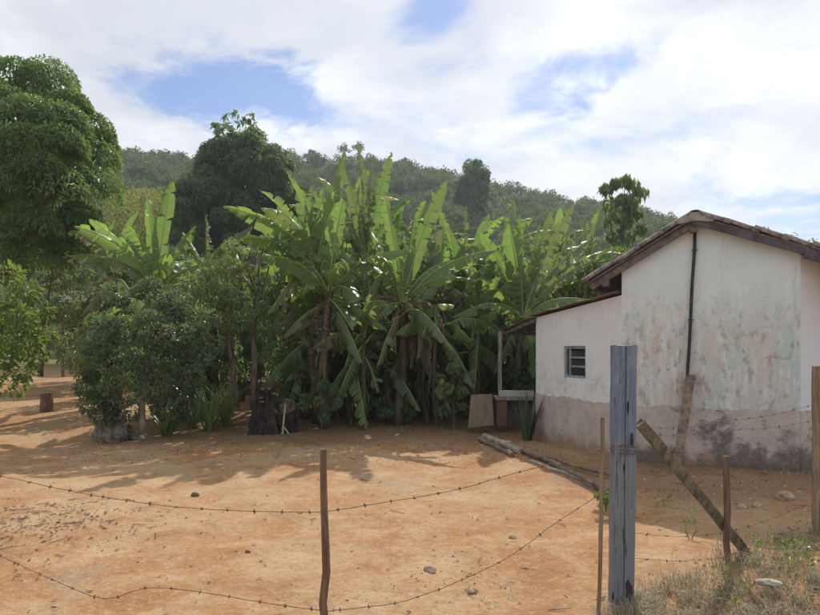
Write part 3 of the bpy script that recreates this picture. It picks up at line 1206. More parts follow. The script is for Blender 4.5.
# rotten hollow and bits near the foot
for (px, py, w, h) in ((620, 532, .05, .11), (629, 592, .045, .15), (616, 402, .014, .10), (628, 408, .012, .11), (632, 440, .02, .12), (614, 598, .02, .09), (624, 468, .01, .06)):
    c = P(px, py, FY - .052)
    mb = MB()
    ring = [Vector((math.cos(a) * w / 2 * (1 + .3 * math.sin(3 * a + px)), 0, math.sin(a) * h / 2 * (1 + .25 * math.cos(2 * a + py)))) for a in [k * math.pi / 5 for k in range(10)]]
    mb.hexa([c + r for r in ring], [c + r * .8 + Vector((0, .012, 0)) for r in ring])
    mb.build('rot_pocket', M['char'], post)
# wire wound round the post
for k, py in enumerate((445, 449, 452)):
    zc = P(622, py, FY).z
    cx = P(622.6, py, FY).x
    ring = [(cx + (W / 2 + .006) * (1 if sx > 0 else -1) * (abs(sx) ** .5), FY + (DP / 2 + .008) * (1 if sy > 0 else -1) * (abs(sy) ** .5), zc + .006 * math.sin(3 * a + k))
            for a in [i * 2 * math.pi / 16 + .1 for i in range(17)] for sx, sy in ((math.cos(a), math.sin(a)),)]
    MB().tube(ring, .0035, 5).build('wire_loop', M['wire'], post, smooth=True)


def round_stake(name, bot, top, r0, r1, mat_, label, seed, bend=.01, group='fence posts', cat='post'):
    rr = random.Random(seed)
    bot, top = Vector(bot), Vector(top)
    pts, rad = [], []
    n = 9
    for i in range(n + 1):
        t = i / n
        pts.append(bot + (top - bot) * t + Vector((rr.uniform(-1, 1), rr.uniform(-1, 1), 0)) * bend * math.sin(math.pi * t))
        rad.append(r0 + (r1 - r0) * t)
    mb = MB()
    mb.tube(pts, rad, 8, True, seed, .10)
    return tag(mb.build(name, mat_, None, loc=bot), label, cat, group)


SY = 2.8
st_b, st_t = P(326.5, 760, SY), P(323.5, 449, SY)
round_stake('fence_stake', (st_b.x, SY, -.1), st_t, .021, .016, M['stake'], 'thin dark wooden stake standing alone in the middle of the wire fence', 1, .012)
a_, b_ = P(598.5, 640, 3.7), P(602.5, 417, 3.7)
round_stake('fence_stake', (a_.x, 3.7, -.1), b_, .013, .012, M['stake_pale'], 'very thin pale stick just left of the blue post', 2, .008)
a_, b_ = P(727.5, 580, 4.5), P(726, 456, 4.5)
mb_s = round_stake('fence_stake', (a_.x, 4.5, -.1), b_, .024, .022, M['stake'], 'short brown stake in front of the diagonal plank', 3, .006)
a_, b_ = P(818, 535, 5.3), P(817, 366, 5.3)
round_stake('fence_post', (a_.x, 5.3, -.1), b_, .042, .040, M['stake_pale'], 'round pale post at the right edge of the picture', 4, .006)
a_, b_ = P(-190, 640, 3.5), P(-190, 440, 3.5)
a_, b_ = P(756, 452, 7.3), P(757, 418, 7.3)
board('diagonal_brace', P(640, 423, 4.08), P(757, 566, 4.75), .068, .045, M['plank'],
      'mossy grey plank sloping down from the blue post to the ground', 'plank', up=(-.2, -.95, .2), ends=.01, seed=8, n=10)


def wire(name, pts, label, seed, r=.0021, barb=.11, step=.10, group='barbed wire strands'):
    """pts: 3-D points the strand passes; barbs every step metres"""
    rr = random.Random(seed)
    pts = [Vector(p) for p in pts]
    # Catmull-Rom
    fine = []
    ext = [pts[0] * 2 - pts[1]] + pts + [pts[-1] * 2 - pts[-2]]
    for i in range(1, len(ext) - 2):
        p0, p1, p2, p3 = ext[i - 1:i + 3]
        m = max(3, int((p2 - p1).length / .07))
        for k in range(m):
            t = k / m
            q = .5 * ((2 * p1) + (p2 - p0) * t + (2 * p0 - 5 * p1 + 4 * p2 - p3) * t * t + (3 * p1 - p0 - 3 * p2 + p3) * t ** 3)
            fine.append(q + Vector((0, rr.uniform(-1, 1), rr.uniform(-1, 1))) * .0016)
    fine.append(pts[-1])
    mb = MB()
    mb.tube(fine, r, 5)
    acc = 0
    for a, b in zip(fine[:-1], fine[1:]):
        acc += (b - a).length
        if acc > step:
            acc = rr.uniform(-.03, .03)
            d = (b - a).normalized()
            for _ in range(2):
                o_ = d.cross(Vector((rr.uniform(-1, 1), rr.uniform(-1, 1), rr.uniform(-1, 1)))).normalized()
                mb.bar(a - o_ * .011, a + o_ * .011, .003, .003, d)
            mb.bar(a - d * .006, a + d * .006, .0065, .0065)
    return tag(mb.build(name, M['wire'], None, loc=pts[0]), label, 'wire', group)


wire('barbed_wire', [P(-190, 440, 3.6), P(0, 476, 3.35), P(60, 489, 3.2), P(150, 504, 3.05), P(240, 511, 2.9), P(324, 512, SY - .022)],
     'upper barbed wire strand left of the lone thin stake', 1)
wire('barbed_wire', [P(-190, 470, 3.6), P(0, 556, 3.35), P(60, 583, 3.2), P(105, 599, 3.12), P(145, 588, 3.05), P(200, 592, 2.98), P(260, 602, 2.9), P(325, 611, SY - .022)],
     'lower sagging barbed wire strand left of the lone thin stake', 2)
wire('barbed_wire', [P(324, 512, SY - .022), P(380, 503, 2.95), P(450, 491, 3.2), P(520, 472, 3.45), P(600, 450, 3.72), P(614, 447, FY - .06)],
     'upper barbed wire strand between the lone stake and the blue post', 3)
wire('barbed_wire', [P(325, 611, SY - .022), P(395, 603, 3.0), P(450, 585, 3.2), P(510, 556, 3.4), P(560, 520, 3.6), P(613, 486, FY - .06)],
     'lower sagging barbed wire strand between the lone stake and the blue post', 4)
yl = [(427, 421, 404, 'topmost'), (433, 430, 420, 'second from the top'), (450, 452, 446, 'third from the top'), (488, 484, 470, 'fourth from the top'),
      (533, 532, 500, 'fifth from the top, low'), (558, 556, 520, 'lowest')]
for k, (y0, y1, y2, w) in enumerate(yl):
    wire('barbed_wire', [P(633, y0, FY), P(680, (y0 + y1) / 2 + 4, 4.2), P(727, max(y1, 460) if k > 2 else y1, 4.47), P(770, (y1 + y2) / 2 + 3, 4.9), P(817, y2, 5.25)],
         'wire strand right of the blue post, ' + w, 10 + k, r=.0016, step=.16)

# ------------------------------------------------------------------ leaf clouds
def unit(v):
    return v / np.maximum(np.linalg.norm(v, axis=-1, keepdims=True), 1e-9)


def leaf_arrays(c, d, nrm, L, W, fold=.18, droop=0.0):
    """one folded leaf (two triangles) for every row"""
    n = len(c)
    d = unit(d)
    s = unit(np.cross(d, nrm))
    u = np.cross(s, d)
    L = np.broadcast_to(L, (n,))[:, None]
    W = np.broadcast_to(W, (n,))[:, None]
    base = c - d * L * .5
    tip = c + d * L * .5 - np.array([0, 0, 1.0]) * droop * L
    mid = c - d * L * .06
    l = mid - s * W * .5 + u * W * fold
    r = mid + s * W * .5 + u * W * fold
    v = np.stack([base, r, tip, l], 1).reshape(-1, 3)
    i = np.arange(n) * 4
    f = np.stack([np.stack([i, i + 1, i + 2], 1), np.stack([i, i + 2, i + 3], 1)], 1).reshape(-1, 3)
    return v, f


def clump_crown(g, centers, crad, per, L, W, hang=.5, flat=.75, shell=.55, cap=-2.0):
    """leaves in clumps: points near each clump's skin, pointing outwards and down"""
    C, D, Nn, rn = [], [], [], []
    for c, r in zip(centers, crad):
        m = max(8, int(per * g.uniform(.75, 1.25)))
        o = unit(g.normal(size=(m, 3)))
        o[:, 2] = np.where(o[:, 2] < cap, -o[:, 2] * .6 + cap * .4, o[:, 2])
        o = unit(o)
        rad = r * (shell + (1 - shell) * g.random((m, 1)) ** .6)
        p = c + o * rad * np.array([1, 1, flat])
        d = unit(o * (1 - hang) + np.array([0, 0, -1.0]) * hang + g.normal(size=(m, 3)) * .35)
        C.append(p)
        D.append(d)
        Nn.append(unit(o * .6 + np.array([0, 0, .7]) + g.normal(size=(m, 3)) * .45))
        rn.append(np.clip(g.uniform(.0, .55) + g.random(m) * .5, 0, 1))
    C, D, Nn, rn = map(np.concatenate, (C, D, Nn, rn))
    n = len(C)
    v, f = leaf_arrays(C, D, Nn, L * g.uniform(.7, 1.25, n), W * g.uniform(.75, 1.2, n), droop=.12)
    return v, f, np.repeat(rn, 2)


def lobe_centers(g, center, radii, n, inner=.62, zmin=-1.0, jitter=.12):
    o = unit(g.normal(size=(n * 3, 3)))
    o = o[o[:, 2] > zmin][:n]
    k = inner + (1 - inner) * g.random((len(o), 1)) ** .5
    k = k * (1 + g.normal(size=(len(o), 1)) * jitter)
    return np.asarray(center) + o * k * np.asarray(radii)


def tree(name, base, center, radii, label, cat, leafm, nl, crad, per, L, W, seed, hang=.5, trunk_r=.12, barkm='bark', group=None,
         zmin=-.75, limbs=6, inner=.5, flat=.8, part='crown', extra=None, cap=-2.0, shell=.55, core=0, core_r=1.2, jitter=.12):
    g = np.random.default_rng(seed)
    rr = random.Random(seed)
    t = thing(name, base, label, cat, group)
    base = Vector(base)
    center = Vector(center)
    cs = lobe_centers(g, center, radii, nl, inner, zmin, jitter)
    if extra is not None:
        cs = np.concatenate([cs, np.asarray(extra)])
    rads = g.uniform(.7, 1.25, len(cs)) * crad
    v, f, rn = clump_crown(g, cs, rads, per, L, W, hang, flat, cap=cap, shell=shell)
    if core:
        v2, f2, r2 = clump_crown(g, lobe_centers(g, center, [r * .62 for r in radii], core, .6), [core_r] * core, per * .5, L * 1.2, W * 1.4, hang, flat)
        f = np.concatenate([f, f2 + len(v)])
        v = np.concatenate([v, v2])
        rn = np.concatenate([rn, r2 * .4])  # core blocks light; its leaves are coloured darker to paint shade into gaps
    mb = MB()
    top = center - Vector((0, 0, radii[2] * .35))
    pts = [base - Vector((0, 0, .15)) + (top - base) * (i / 6) + Vector((rr.uniform(-1, 1), rr.uniform(-1, 1), 0)) * trunk_r * .8 * math.sin(math.pi * i / 6) for i in range(7)]
    mb.tube(pts, [trunk_r * (1.25 - .6 * i / 6) for i in range(7)], 8, True, seed, .12)
    idx = g.permutation(len(cs))[:limbs]
    for i in idx:
        e = Vector(cs[i])
        s = pts[rr.choice((3, 4, 5, 6))]
        mid = (s + e) / 2 + Vector((rr.uniform(-.1, .1), rr.uniform(-.1, .1), .12 * (e - s).length))
        mb.tube([s, (s + mid) / 2 + Vector((0, 0, .04)), mid, e], [trunk_r * .5, trunk_r * .4, trunk_r * .28, trunk_r * .1], 6, True, seed, .1)
    mb.build('trunk', M[barkm], t, smooth=True)
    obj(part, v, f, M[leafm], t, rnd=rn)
    return t


# --- mango tree at the left edge
mx = np.array([(P(px, py, Y).to_tuple()) for px, py, Y in (
    (8, 110, 17.5), (45, 95, 19), (70, 110, 18), (88, 135, 18.5), (92, 165, 18), (90, 195, 17.5), (60, 150, 16.5), (25, 150, 16), (15, 190, 15.8),
    (55, 195, 16.2), (80, 222, 17), (40, 230, 16.2), (10, 235, 16), (60, 130, 17), (30, 125, 17), (50, 85, 19.5), (20, 85, 19), (72, 180, 16.8), (40, 175, 15.9), (95, 150, 19.5), (70, 250, 17.5), (30, 262, 17), (84, 240, 18))])
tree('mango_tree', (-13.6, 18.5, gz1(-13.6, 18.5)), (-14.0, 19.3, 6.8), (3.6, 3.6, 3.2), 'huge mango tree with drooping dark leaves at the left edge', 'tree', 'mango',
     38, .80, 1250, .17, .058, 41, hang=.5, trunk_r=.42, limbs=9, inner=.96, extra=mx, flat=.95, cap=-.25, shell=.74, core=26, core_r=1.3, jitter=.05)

# --- bright leaved shrub at the left edge
bx_ = np.array([P(px, py, Y).to_tuple() for px, py, Y in ((8, 275, 12), (25, 290, 11.8), (40, 310, 12), (44, 335, 12), (36, 355, 11.8), (20, 372, 11.7), (10, 330, 11.4), (22, 320, 11.4), (3, 300, 11.5), (5, 360, 11.4), (30, 340, 11.5), (12, 385, 11.6))])
tree('leafy_shrub', (-8.6, 12.1, gz1(-8.6, 12.1)), (-8.7, 12.1, 1.95), (.95, .9, 1.2), 'bright yellow green leafy shrub at the left edge below the mango tree', 'shrub', 'bright',
     20, .30, 110, .14, .06, 42, hang=.1, trunk_r=.06, part='foliage', extra=bx_)

# --- shrubs behind the path
tree('path_shrub', P(40, 372, 19.5) * 1.0, P(45, 285, 19.5), (1.6, 1.3, 1.8), 'grey green shrub between the bright shrub and the far shed roof', 'shrub', 'fine',
     30, .55, 130, .16, .05, 43, hang=.3, trunk_r=.08, part='foliage')
tree('path_shrub', P(88, 368, 22), P(92, 335, 22), (1.0, .7, .7), 'pale dry twiggy bush beside the far end of the dirt path', 'shrub', 'straw',
     16, .34, 110, .16, .03, 44, hang=.1, trunk_r=.04, part='foliage')

# --- the dark small-leaved tree with the pale trunk
Yc = 10.9
cx_ = np.array([P(px, py, Y).to_tuple() for px, py, Y in (
    (100, 320, 10.7), (95, 350, 10.6), (92, 375, 10.6), (100, 398, 10.6), (112, 410, 10.7), (120, 300, 10.8), (140, 292, 10.9), (160, 300, 10.8), (178, 315, 10.8), (195, 330, 10.8),
    (200, 355, 10.8), (185, 345, 10.6), (150, 320, 10.3), (125, 335, 10.3), (140, 350, 10.2), (165, 345, 10.3), (115, 365, 10.3), (135, 375, 10.3), (160, 372, 10.4), (182, 375, 10.6), (108, 388, 10.4), (125, 395, 10.6), (170, 395, 10.9), (190, 395, 11.1), (88, 340, 10.8), (93, 404, 10.5), (104, 416, 10.6), (166, 408, 11.0), (186, 410, 11.2), (128, 410, 10.9), (205, 320, 11.0), (152, 284, 11.0), (112, 292, 11), (212, 345, 11), (86, 388, 10.6), (178, 300, 11))])
tree('citrus_tree', P(143, 424, Yc), P(146, 345, Yc), (1.0, .9, .9), 'dense dark small leaved tree with slim pale trunk behind the boulder', 'tree', 'citrus',
     22, .25, 210, .085, .045, 45, hang=.05, trunk_r=.055, barkm='pale_bark', extra=cx_)
# --- taller fine-leaved tree beside it, with two slim trunks
fx = np.array([P(px, py, Y).to_tuple() for px, py, Y in ((205, 275, 12.2), (225, 265, 12.4), (245, 270, 12.5), (262, 285, 12.4), (215, 295, 12), (235, 300, 12), (255, 305, 12.2), (200, 305, 11.9), (225, 320, 12), (265, 310, 12.6))])
tree('slim_tree', P(237, 400, 12.4), P(228, 295, 12.4), (.95, .8, .85), 'slim twin of two thin trunked trees with airy fine leaves', 'tree', 'fine',
     11, .28, 150, .10, .035, 46, hang=.3, trunk_r=.05, extra=fx)
tree('slim_tree', P(253, 402, 12.2), P(258, 262, 12.6), (.7, .6, .6), 'straight thin trunk rising left of the charred stump', 'tree', 'fine',
     8, .26, 110, .10, .035, 47, hang=.3, trunk_r=.055)

# --- dark dome tree on the slope with a large-leaved sapling on top
Yd = 40
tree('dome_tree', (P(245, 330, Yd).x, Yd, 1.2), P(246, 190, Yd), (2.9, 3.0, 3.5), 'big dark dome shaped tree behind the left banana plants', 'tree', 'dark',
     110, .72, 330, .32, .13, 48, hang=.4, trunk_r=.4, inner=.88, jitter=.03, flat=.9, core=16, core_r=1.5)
tree('dome_tree', (P(205, 330, 38).x, 38, 1.2), P(205, 222, 38), (2.1, 2.2, 2.6), 'smaller dark tree at the left shoulder of the big dome tree', 'tree', 'dark',
     50, .75, 300, .32, .12, 49, hang=.5, trunk_r=.25, inner=.7)
tree('dome_tree', (P(292, 330, 42).x, 42, 1.2), P(294, 232, 42), (2.0, 2.0, 3.4), 'dark olive tree at the right shoulder of the big dome tree', 'tree', 'hillleaf',
     60, .8, 280, .34, .12, 50, hang=.4, trunk_r=.3, inner=.7)
sx = np.array([P(px, py, 41.5).to_tuple() for px, py in ((218, 128), (226, 117), (236, 114), (246, 120), (254, 125), (240, 124), (230, 126), (215, 125), (250, 118))])
tree('sapling', (P(240, 330, 41.5).x, 41.5, 1.2), P(238, 132, 41.5), (.9, .8, .8), 'sparse large leaved treetop poking above the dark dome tree', 'tree', 'dark',
     3, .34, 9, .55, .24, 51, hang=.25, trunk_r=.12, extra=sx, inner=.4)

# --- tall narrow tree above the bananas, drooping tree by the roof
tree('slope_tree', (P(474, 330, 95).x, 95, float(hz(10, 95))), P(474, 193, 95), (2.6, 2.4, 5.2), 'tall narrow dark tree standing above the middle of the banana grove', 'tree', 'dark',
     46, 1.15, 170, .6, .26, 52, hang=.35, trunk_r=.3, inner=.45)
ux = np.array([P(px, py, 30).to_tuple() for px, py in ((606, 190), (615, 184), (625, 182), (634, 186), (640, 195), (610, 205), (620, 200), (632, 205), (608, 222), (622, 220), (638, 215), (612, 236), (628, 238), (640, 230), (618, 248))])
tree('slope_tree', (P(622, 330, 30).x, 30, 1.0), P(622, 225, 30), (.8, .8, 1.4), 'tall slender drooping leaved tree rising beside the house roof', 'tree', 'under',
     8, .34, 70, .40, .13, 53, hang=.8, trunk_r=.12, extra=ux, inner=.4)
lx = np.array([P(px, py, 16).to_tuple() for px, py in ((575, 280), (590, 272), (605, 262), (620, 256), (600, 285), (580, 292), (612, 275), (565, 290))])
tree('roof_shrub', (P(595, 395, 17).x, 17, .3), P(595, 300, 17), (1.3, .9, .9), 'light green leafy shrub showing above the low wing roof', 'shrub', 'bright',
     18, .36, 130, .16, .06, 54, hang=.4, trunk_r=.06, part='foliage', extra=lx)

# --- woody backdrop behind the banana grove
backs = [(300, 345, 19, 'dark'), (360, 330, 20, 'under'), (420, 330, 20, 'dark'), (480, 335, 20, 'under'), (540, 330, 20, 'dark'), (130, 330, 21, 'under'), (200, 320, 20, 'under'), (255, 300, 22, 'fine'), (590, 330, 21, 'dark')]
names_b = ['behind the charred stump', 'behind the tallest banana plants', 'behind the grove left of its middle', 'behind the grove right of its middle', 'behind the porch',
           'behind the leftmost banana plant', 'behind the dense dark tree', 'seen between the slim trunks', 'behind the wing roof']
for k, ((px, py, Y, lm), w) in enumerate(zip(backs, names_b)):
    z0 = gz1((px - 410) / F * Y, Y)
    c = P(px, py, Y)
    tree('thicket_tree', (c.x, Y, z0), (c.x, Y, z0 + 2.1), (1.9, 1.0, 2.0), 'shady green thicket tree ' + w, 'tree', lm,
         30, .6, 190, .2, .08, 60 + k, hang=.4, trunk_r=.09, group='thicket behind the bananas', limbs=4)

low_spots = [(508, 13.9, 2.0, 'just behind the cabinet'), (530, 13.6, 2.1, 'behind the porch at its back'), (296, 13.6, 1.5, 'just right of the gap behind the stump'), (318, 14.6, 2.2, 'behind the curved banana stem'), (345, 14.2, 1.7, 'left of the tallest stems'), (368, 15.2, 2.3, 'between the tallest stems'),
             (392, 14.0, 1.6, 'behind the stem with the hanging brown leaf'), (415, 15.0, 2.3, 'right of the hanging brown leaf'), (440, 14.3, 1.7, 'behind the young leafy plant'), (468, 15.2, 2.3, 'behind the plywood sheet'),
             (492, 14.5, 1.8, 'behind the porch post'), (520, 15.4, 2.2, 'seen through the porch'), (545, 15.5, 2.0, 'behind the wing'), (190, 13.4, 1.7, 'behind the strap leaved plants'), (215, 14.6, 2.2, 'left of the slim trunks'),
             (165, 13.2, 2.0, 'behind the dense dark tree'), (120, 14.2, 2.1, 'below the leftmost banana plant'), (95, 16.5, 2.2, 'right of the far shed'), (243, 17.5, 1.6, 'seen far between the slim trunks')]
for k, (px, Y, h, w) in enumerate(low_spots):
    x = (px - 410) / F * Y
    z0 = gz1(x, Y)
    tree('understory_shrub', (x, Y, z0), (x, Y, z0 + h * .55), (.62, .5, h * .48), 'shaded leafy shrub ' + w, 'shrub', ('dark', 'under', 'fine')[k % 3],
         20, .34, 120, .15, .055, 400 + k, hang=.4, trunk_r=.03, group='shrubs in the shade of the grove', limbs=4, part='foliage', zmin=-1)

# ------------------------------------------------------------------ far wood on the hill
def hill_wood():
    g = np.random.default_rng(99)
    temps = []
    for k in range(6):
        cs = lobe_centers(g, (0, 0, .25), (.75, .75, .62), 9, .5, -.5)
        m = 150
        v, f, rn = clump_crown(g, cs, g.uniform(.3, .5, len(cs)), m / 9, .26, .15, .3, .8)
        temps.append((v, f, rn))
    V, Fc, Rn = [], [], []
    off = 0
    n = 3600
    # spacing grows with distance; nothing where the view is closed by nearer trees anyway
    ys = 36 + (RIDGE + 6 - 36) * g.random(n) ** .75
    xs = (g.random(n) * 2 - 1) * (18 + ys * .86) - 6
    den = fbm(xs / 16, ys / 16, 77, 3)
    keep = den > -.22
    xs, ys = xs[keep], ys[keep]
    zs = hz(xs, ys)
    sc = g.uniform(.9, 2.0, len(xs)) * np.where(ys > 100, 1.15, .9)
    # skyline: small trees close together
    kx = np.arange(-130, 120, 2.2) + g.normal(size=len(np.arange(-130, 120, 2.2))) * .7
    ky = RIDGE + g.normal(size=len(kx)) * 2.5
    xs = np.concatenate([xs, kx])
    ys = np.concatenate([ys, ky])
    zs = np.concatenate([zs, hz(kx, ky)])
    sc = np.concatenate([sc, g.uniform(.9, 2.1, len(kx))])
    for x, y, z, s in zip(xs, ys, zs, sc):
        v, f, rn = temps[g.integers(6)]
        a = g.uniform(0, 6.28)
        ca, sa = math.cos(a), math.sin(a)
        w = v * np.array([s * g.uniform(.85, 1.3), s * g.uniform(.85, 1.3), s * g.uniform(.8, 1.5)])
        w = np.stack([w[:, 0] * ca - w[:, 1] * sa + x, w[:, 0] * sa + w[:, 1] * ca + y, w[:, 2] + z + .35 * s], 1)
        V.append(w)
        Fc.append(f + off)
        Rn.append(np.clip(rn * .45 + g.uniform(-.1, .62), 0, 1))
        off += len(w)
    o = obj('hillside_wood', np.concatenate(V), np.concatenate(Fc), M['hillleaf'], rnd=np.concatenate(Rn))
    tag(o, 'hazy grey green scrub and small trees covering the hill', 'scrub', None, 'stuff')


hill_wood()
# single trees that stand out on the skyline
sky_trees = [(152, 150, 3.0), (166, 151, 2.6), (181, 153, 2.6), (312, 150, 2.5), (344, 144, 3.6), (358, 142, 4.0), (404, 158, 2.8), (440, 170, 2.6), (508, 192, 2.6), (545, 200, 2.8)]
for k, (px, py, h) in enumerate(sky_trees):
    c = P(px, py, RIDGE - 2)
    zg = float(hz(c.x, c.y))
    top = c.z
    if top - zg < h:
        zg = top - h
    tree('skyline_tree', (c.x, c.y, zg), (c.x, c.y, top - h * .3), (h * .40, h * .36, h * .26), 'small round crowned tree breaking the hill skyline', 'tree', 'hillleaf',
         12, h * .17, 30, .42, .22, 200 + k, hang=.2, trunk_r=.10, group='trees on the hill skyline', limbs=3, inner=.4)

# lighter scrub patch on the left slope
def meadow():
    g = np.random.default_rng(5)
    V, Fc, Rn, off = [], [], [], 0
    for k in range(70):
        px, Y = g.uniform(108, 190), g.uniform(44, 60)
        x = (px - 410) / F * Y
        zt = CAMZ + (HORIZON - g.uniform(190, 235)) / F * Y
        c = np.array([[x, Y, zt - .5]])
        v, f, rn = clump_crown(g, c, [g.uniform(.8, 1.4)], 90, .4, .14, .2, .8)
        V.append(v)
        Fc.append(f + off)
        Rn.append(rn)
        off += len(v)
    o = obj('slope_scrub', np.concatenate(V), np.concatenate(Fc), M['meadow'], rnd=np.concatenate(Rn))
    tag(o, 'sunlit yellow green scrub patch on the slope beside the mango tree', 'scrub', None, 'stuff')


meadow()

# ------------------------------------------------------------------ banana plants
def banana_leaf(B_, T_, up, W, roll=0.0, tear=.25, fold=.35, seed=0, mat_='banana', parent=None, name='leaf', az=None, petiole=.12, bow=None):
    rr = random.Random(seed)
    W = W * .78
    tear = max(tear, .2)
    B_, T_ = Vector(B_), Vector(T_)
    ch = T_ - B_
    Ctl = (B_ + T_) / 2 + Vector((0, 0, up * ch.length)) - Vector((ch.x, ch.y, 0)) * .18
    if bow is not None:
        Ctl = Ctl + Vector(bow)
    n = 32
    cen, tan = [], []
    for i in range(n + 1):
        t = i / n
        cen.append(B_ * (1 - t) ** 2 + Ctl * (2 * t * (1 - t)) + T_ * t * t)
        tan.append(((Ctl - B_) * (2 * (1 - t)) + (T_ - Ctl) * (2 * t)).normalized())
    if az is None:
        az = math.atan2(ch.y, ch.x) if Vector((ch.x, ch.y)).length > .12 * ch.length else rr.uniform(0, 6.28)
    s0 = Vector((-math.sin(az), math.cos(az), 0))
    v, f, uv, mi = [], [], [], []
    cols = 3

    def wprof(t):
        q = (t - petiole) / (1 - petiole)
        if q <= 0:
            return 0.012
        return max(.008, (min(1, q / .16) ** .7) * (max(0.0, 1 - max(0.0, (q - .55) / .45) ** 2.2)) ** .75)
    frames = []
    for i in range(n + 1):
        t = tan[i]
        s = (s0 - t * s0.dot(t)).normalized()
        s = Matrix.Rotation(roll + .35 * (i / n) * math.sin(seed * 1.7), 3, t) @ s
        frames.append((s, s.cross(t).normalized()))
    for side in (-1, 1):
        i = 0
        while i < n:
            j = i + 1
            while j < n and rr.random() > tear:
                j += 1
            # strip i..j
            df = rr.uniform(-.45, .45) * (.4 + tear)
            sh = rr.uniform(-.02, .05) * tear
            gapf = rr.uniform(.04, .38) * min(1.0, tear * 2.2)
            sag = rr.uniform(0, .55) * min(1.0, tear * 1.8)
            seg = ch.length / n
            cut = rr.uniform(.78, 1.0) if tear > .3 and rr.random() < .4 else 1.0
            k0 = len(v)
            for k in range(i, j + 1):
                t = k / n
                s, u = frames[k]
                w = W * wprof(t) * cut
                ang = fold + df
                for c in range(cols + 1):
                    q = c / cols
                    a2 = ang * (0.6 + .9 * q)
                    wob = .035 * math.sin(k * 1.9 + seed + side) * q * W
                    p = cen[k] + s * (side * w * .5 * q * math.cos(a2)) - u * (w * .5 * q * math.sin(a2)) + u * wob \
                        + tan[k] * (q * w * .16 + sh * q + ((i + j) / 2 - k) * seg * gapf * q) - Vector((0, 0, sag * w * .5 * q * q))
                    v.append(p)
                    uv.append((side * q, t))
            for k in range(j - i):
                for c in range(cols):
                    a = k0 + k * (cols + 1) + c
                    q_ = (a, a + 1, a + cols + 2, a + cols + 1)
                    f.append(q_ if side > 0 else q_[::-1])
                    mi.append(0)
            i = j
    # midrib
    k0 = len(v)
    for i in range(n + 1):
        s, u = frames[i]
        r = (.028 * (1 - i / n) + .004) * (W / .55)
        for a in (0, 1, 2, 3):
            ca, sa = math.cos(a * math.pi / 2 + .8), math.sin(a * math.pi / 2 + .8)
            v.append(cen[i] + s * (r * .8 * ca) + u * (r * sa - r * .4))
            uv.append((0, i / n))
    for i in range(n):
        for a in range(4):
            f.append((k0 + i * 4 + a, k0 + i * 4 + (a + 1) % 4, k0 + (i + 1) * 4 + (a + 1) % 4, k0 + (i + 1) * 4 + a))
            mi.append(1)
    return obj(name, [tuple(p) for p in v], f, [M[mat_], M['rib_dead' if 'dead' in mat_ else 'rib']], parent, smooth=True, mat_idx=mi, uv=uv)


def pseudostem(base, top, r, parent, seed, bend=.12):
    rr = random.Random(seed)
    base, top = Vector(base), Vector(top)
    bx, by = rr.uniform(-bend, bend), rr.uniform(-bend, bend)
    pts = [base.lerp(top, i / 9) + Vector((bx, by, 0)) * math.sin(math.pi * i / 9) for i in range(10)]
    pts[0] = pts[0] - Vector((0, 0, .12))
    mb = MB()
    mb.tube(pts, [r * (1.25 - .55 * i / 9) for i in range(10)], 9, True, seed, .07)
    # dry sheath flaps
    for k in range(5):
        i = rr.randrange(2, 8)
        a = rr.uniform(0, 6.28)
        q = pts[i] + Vector((math.cos(a), math.sin(a), 0)) * r
        mb.tube([q, q + Vector((math.cos(a) * .06, math.sin(a) * .06, -.18)), q + Vector((math.cos(a) * .05, math.sin(a) * .05, -.42))], [.03, .035, .008], 4, True, k)
    return mb.build('stem', M['pstem'], parent, smooth=True)


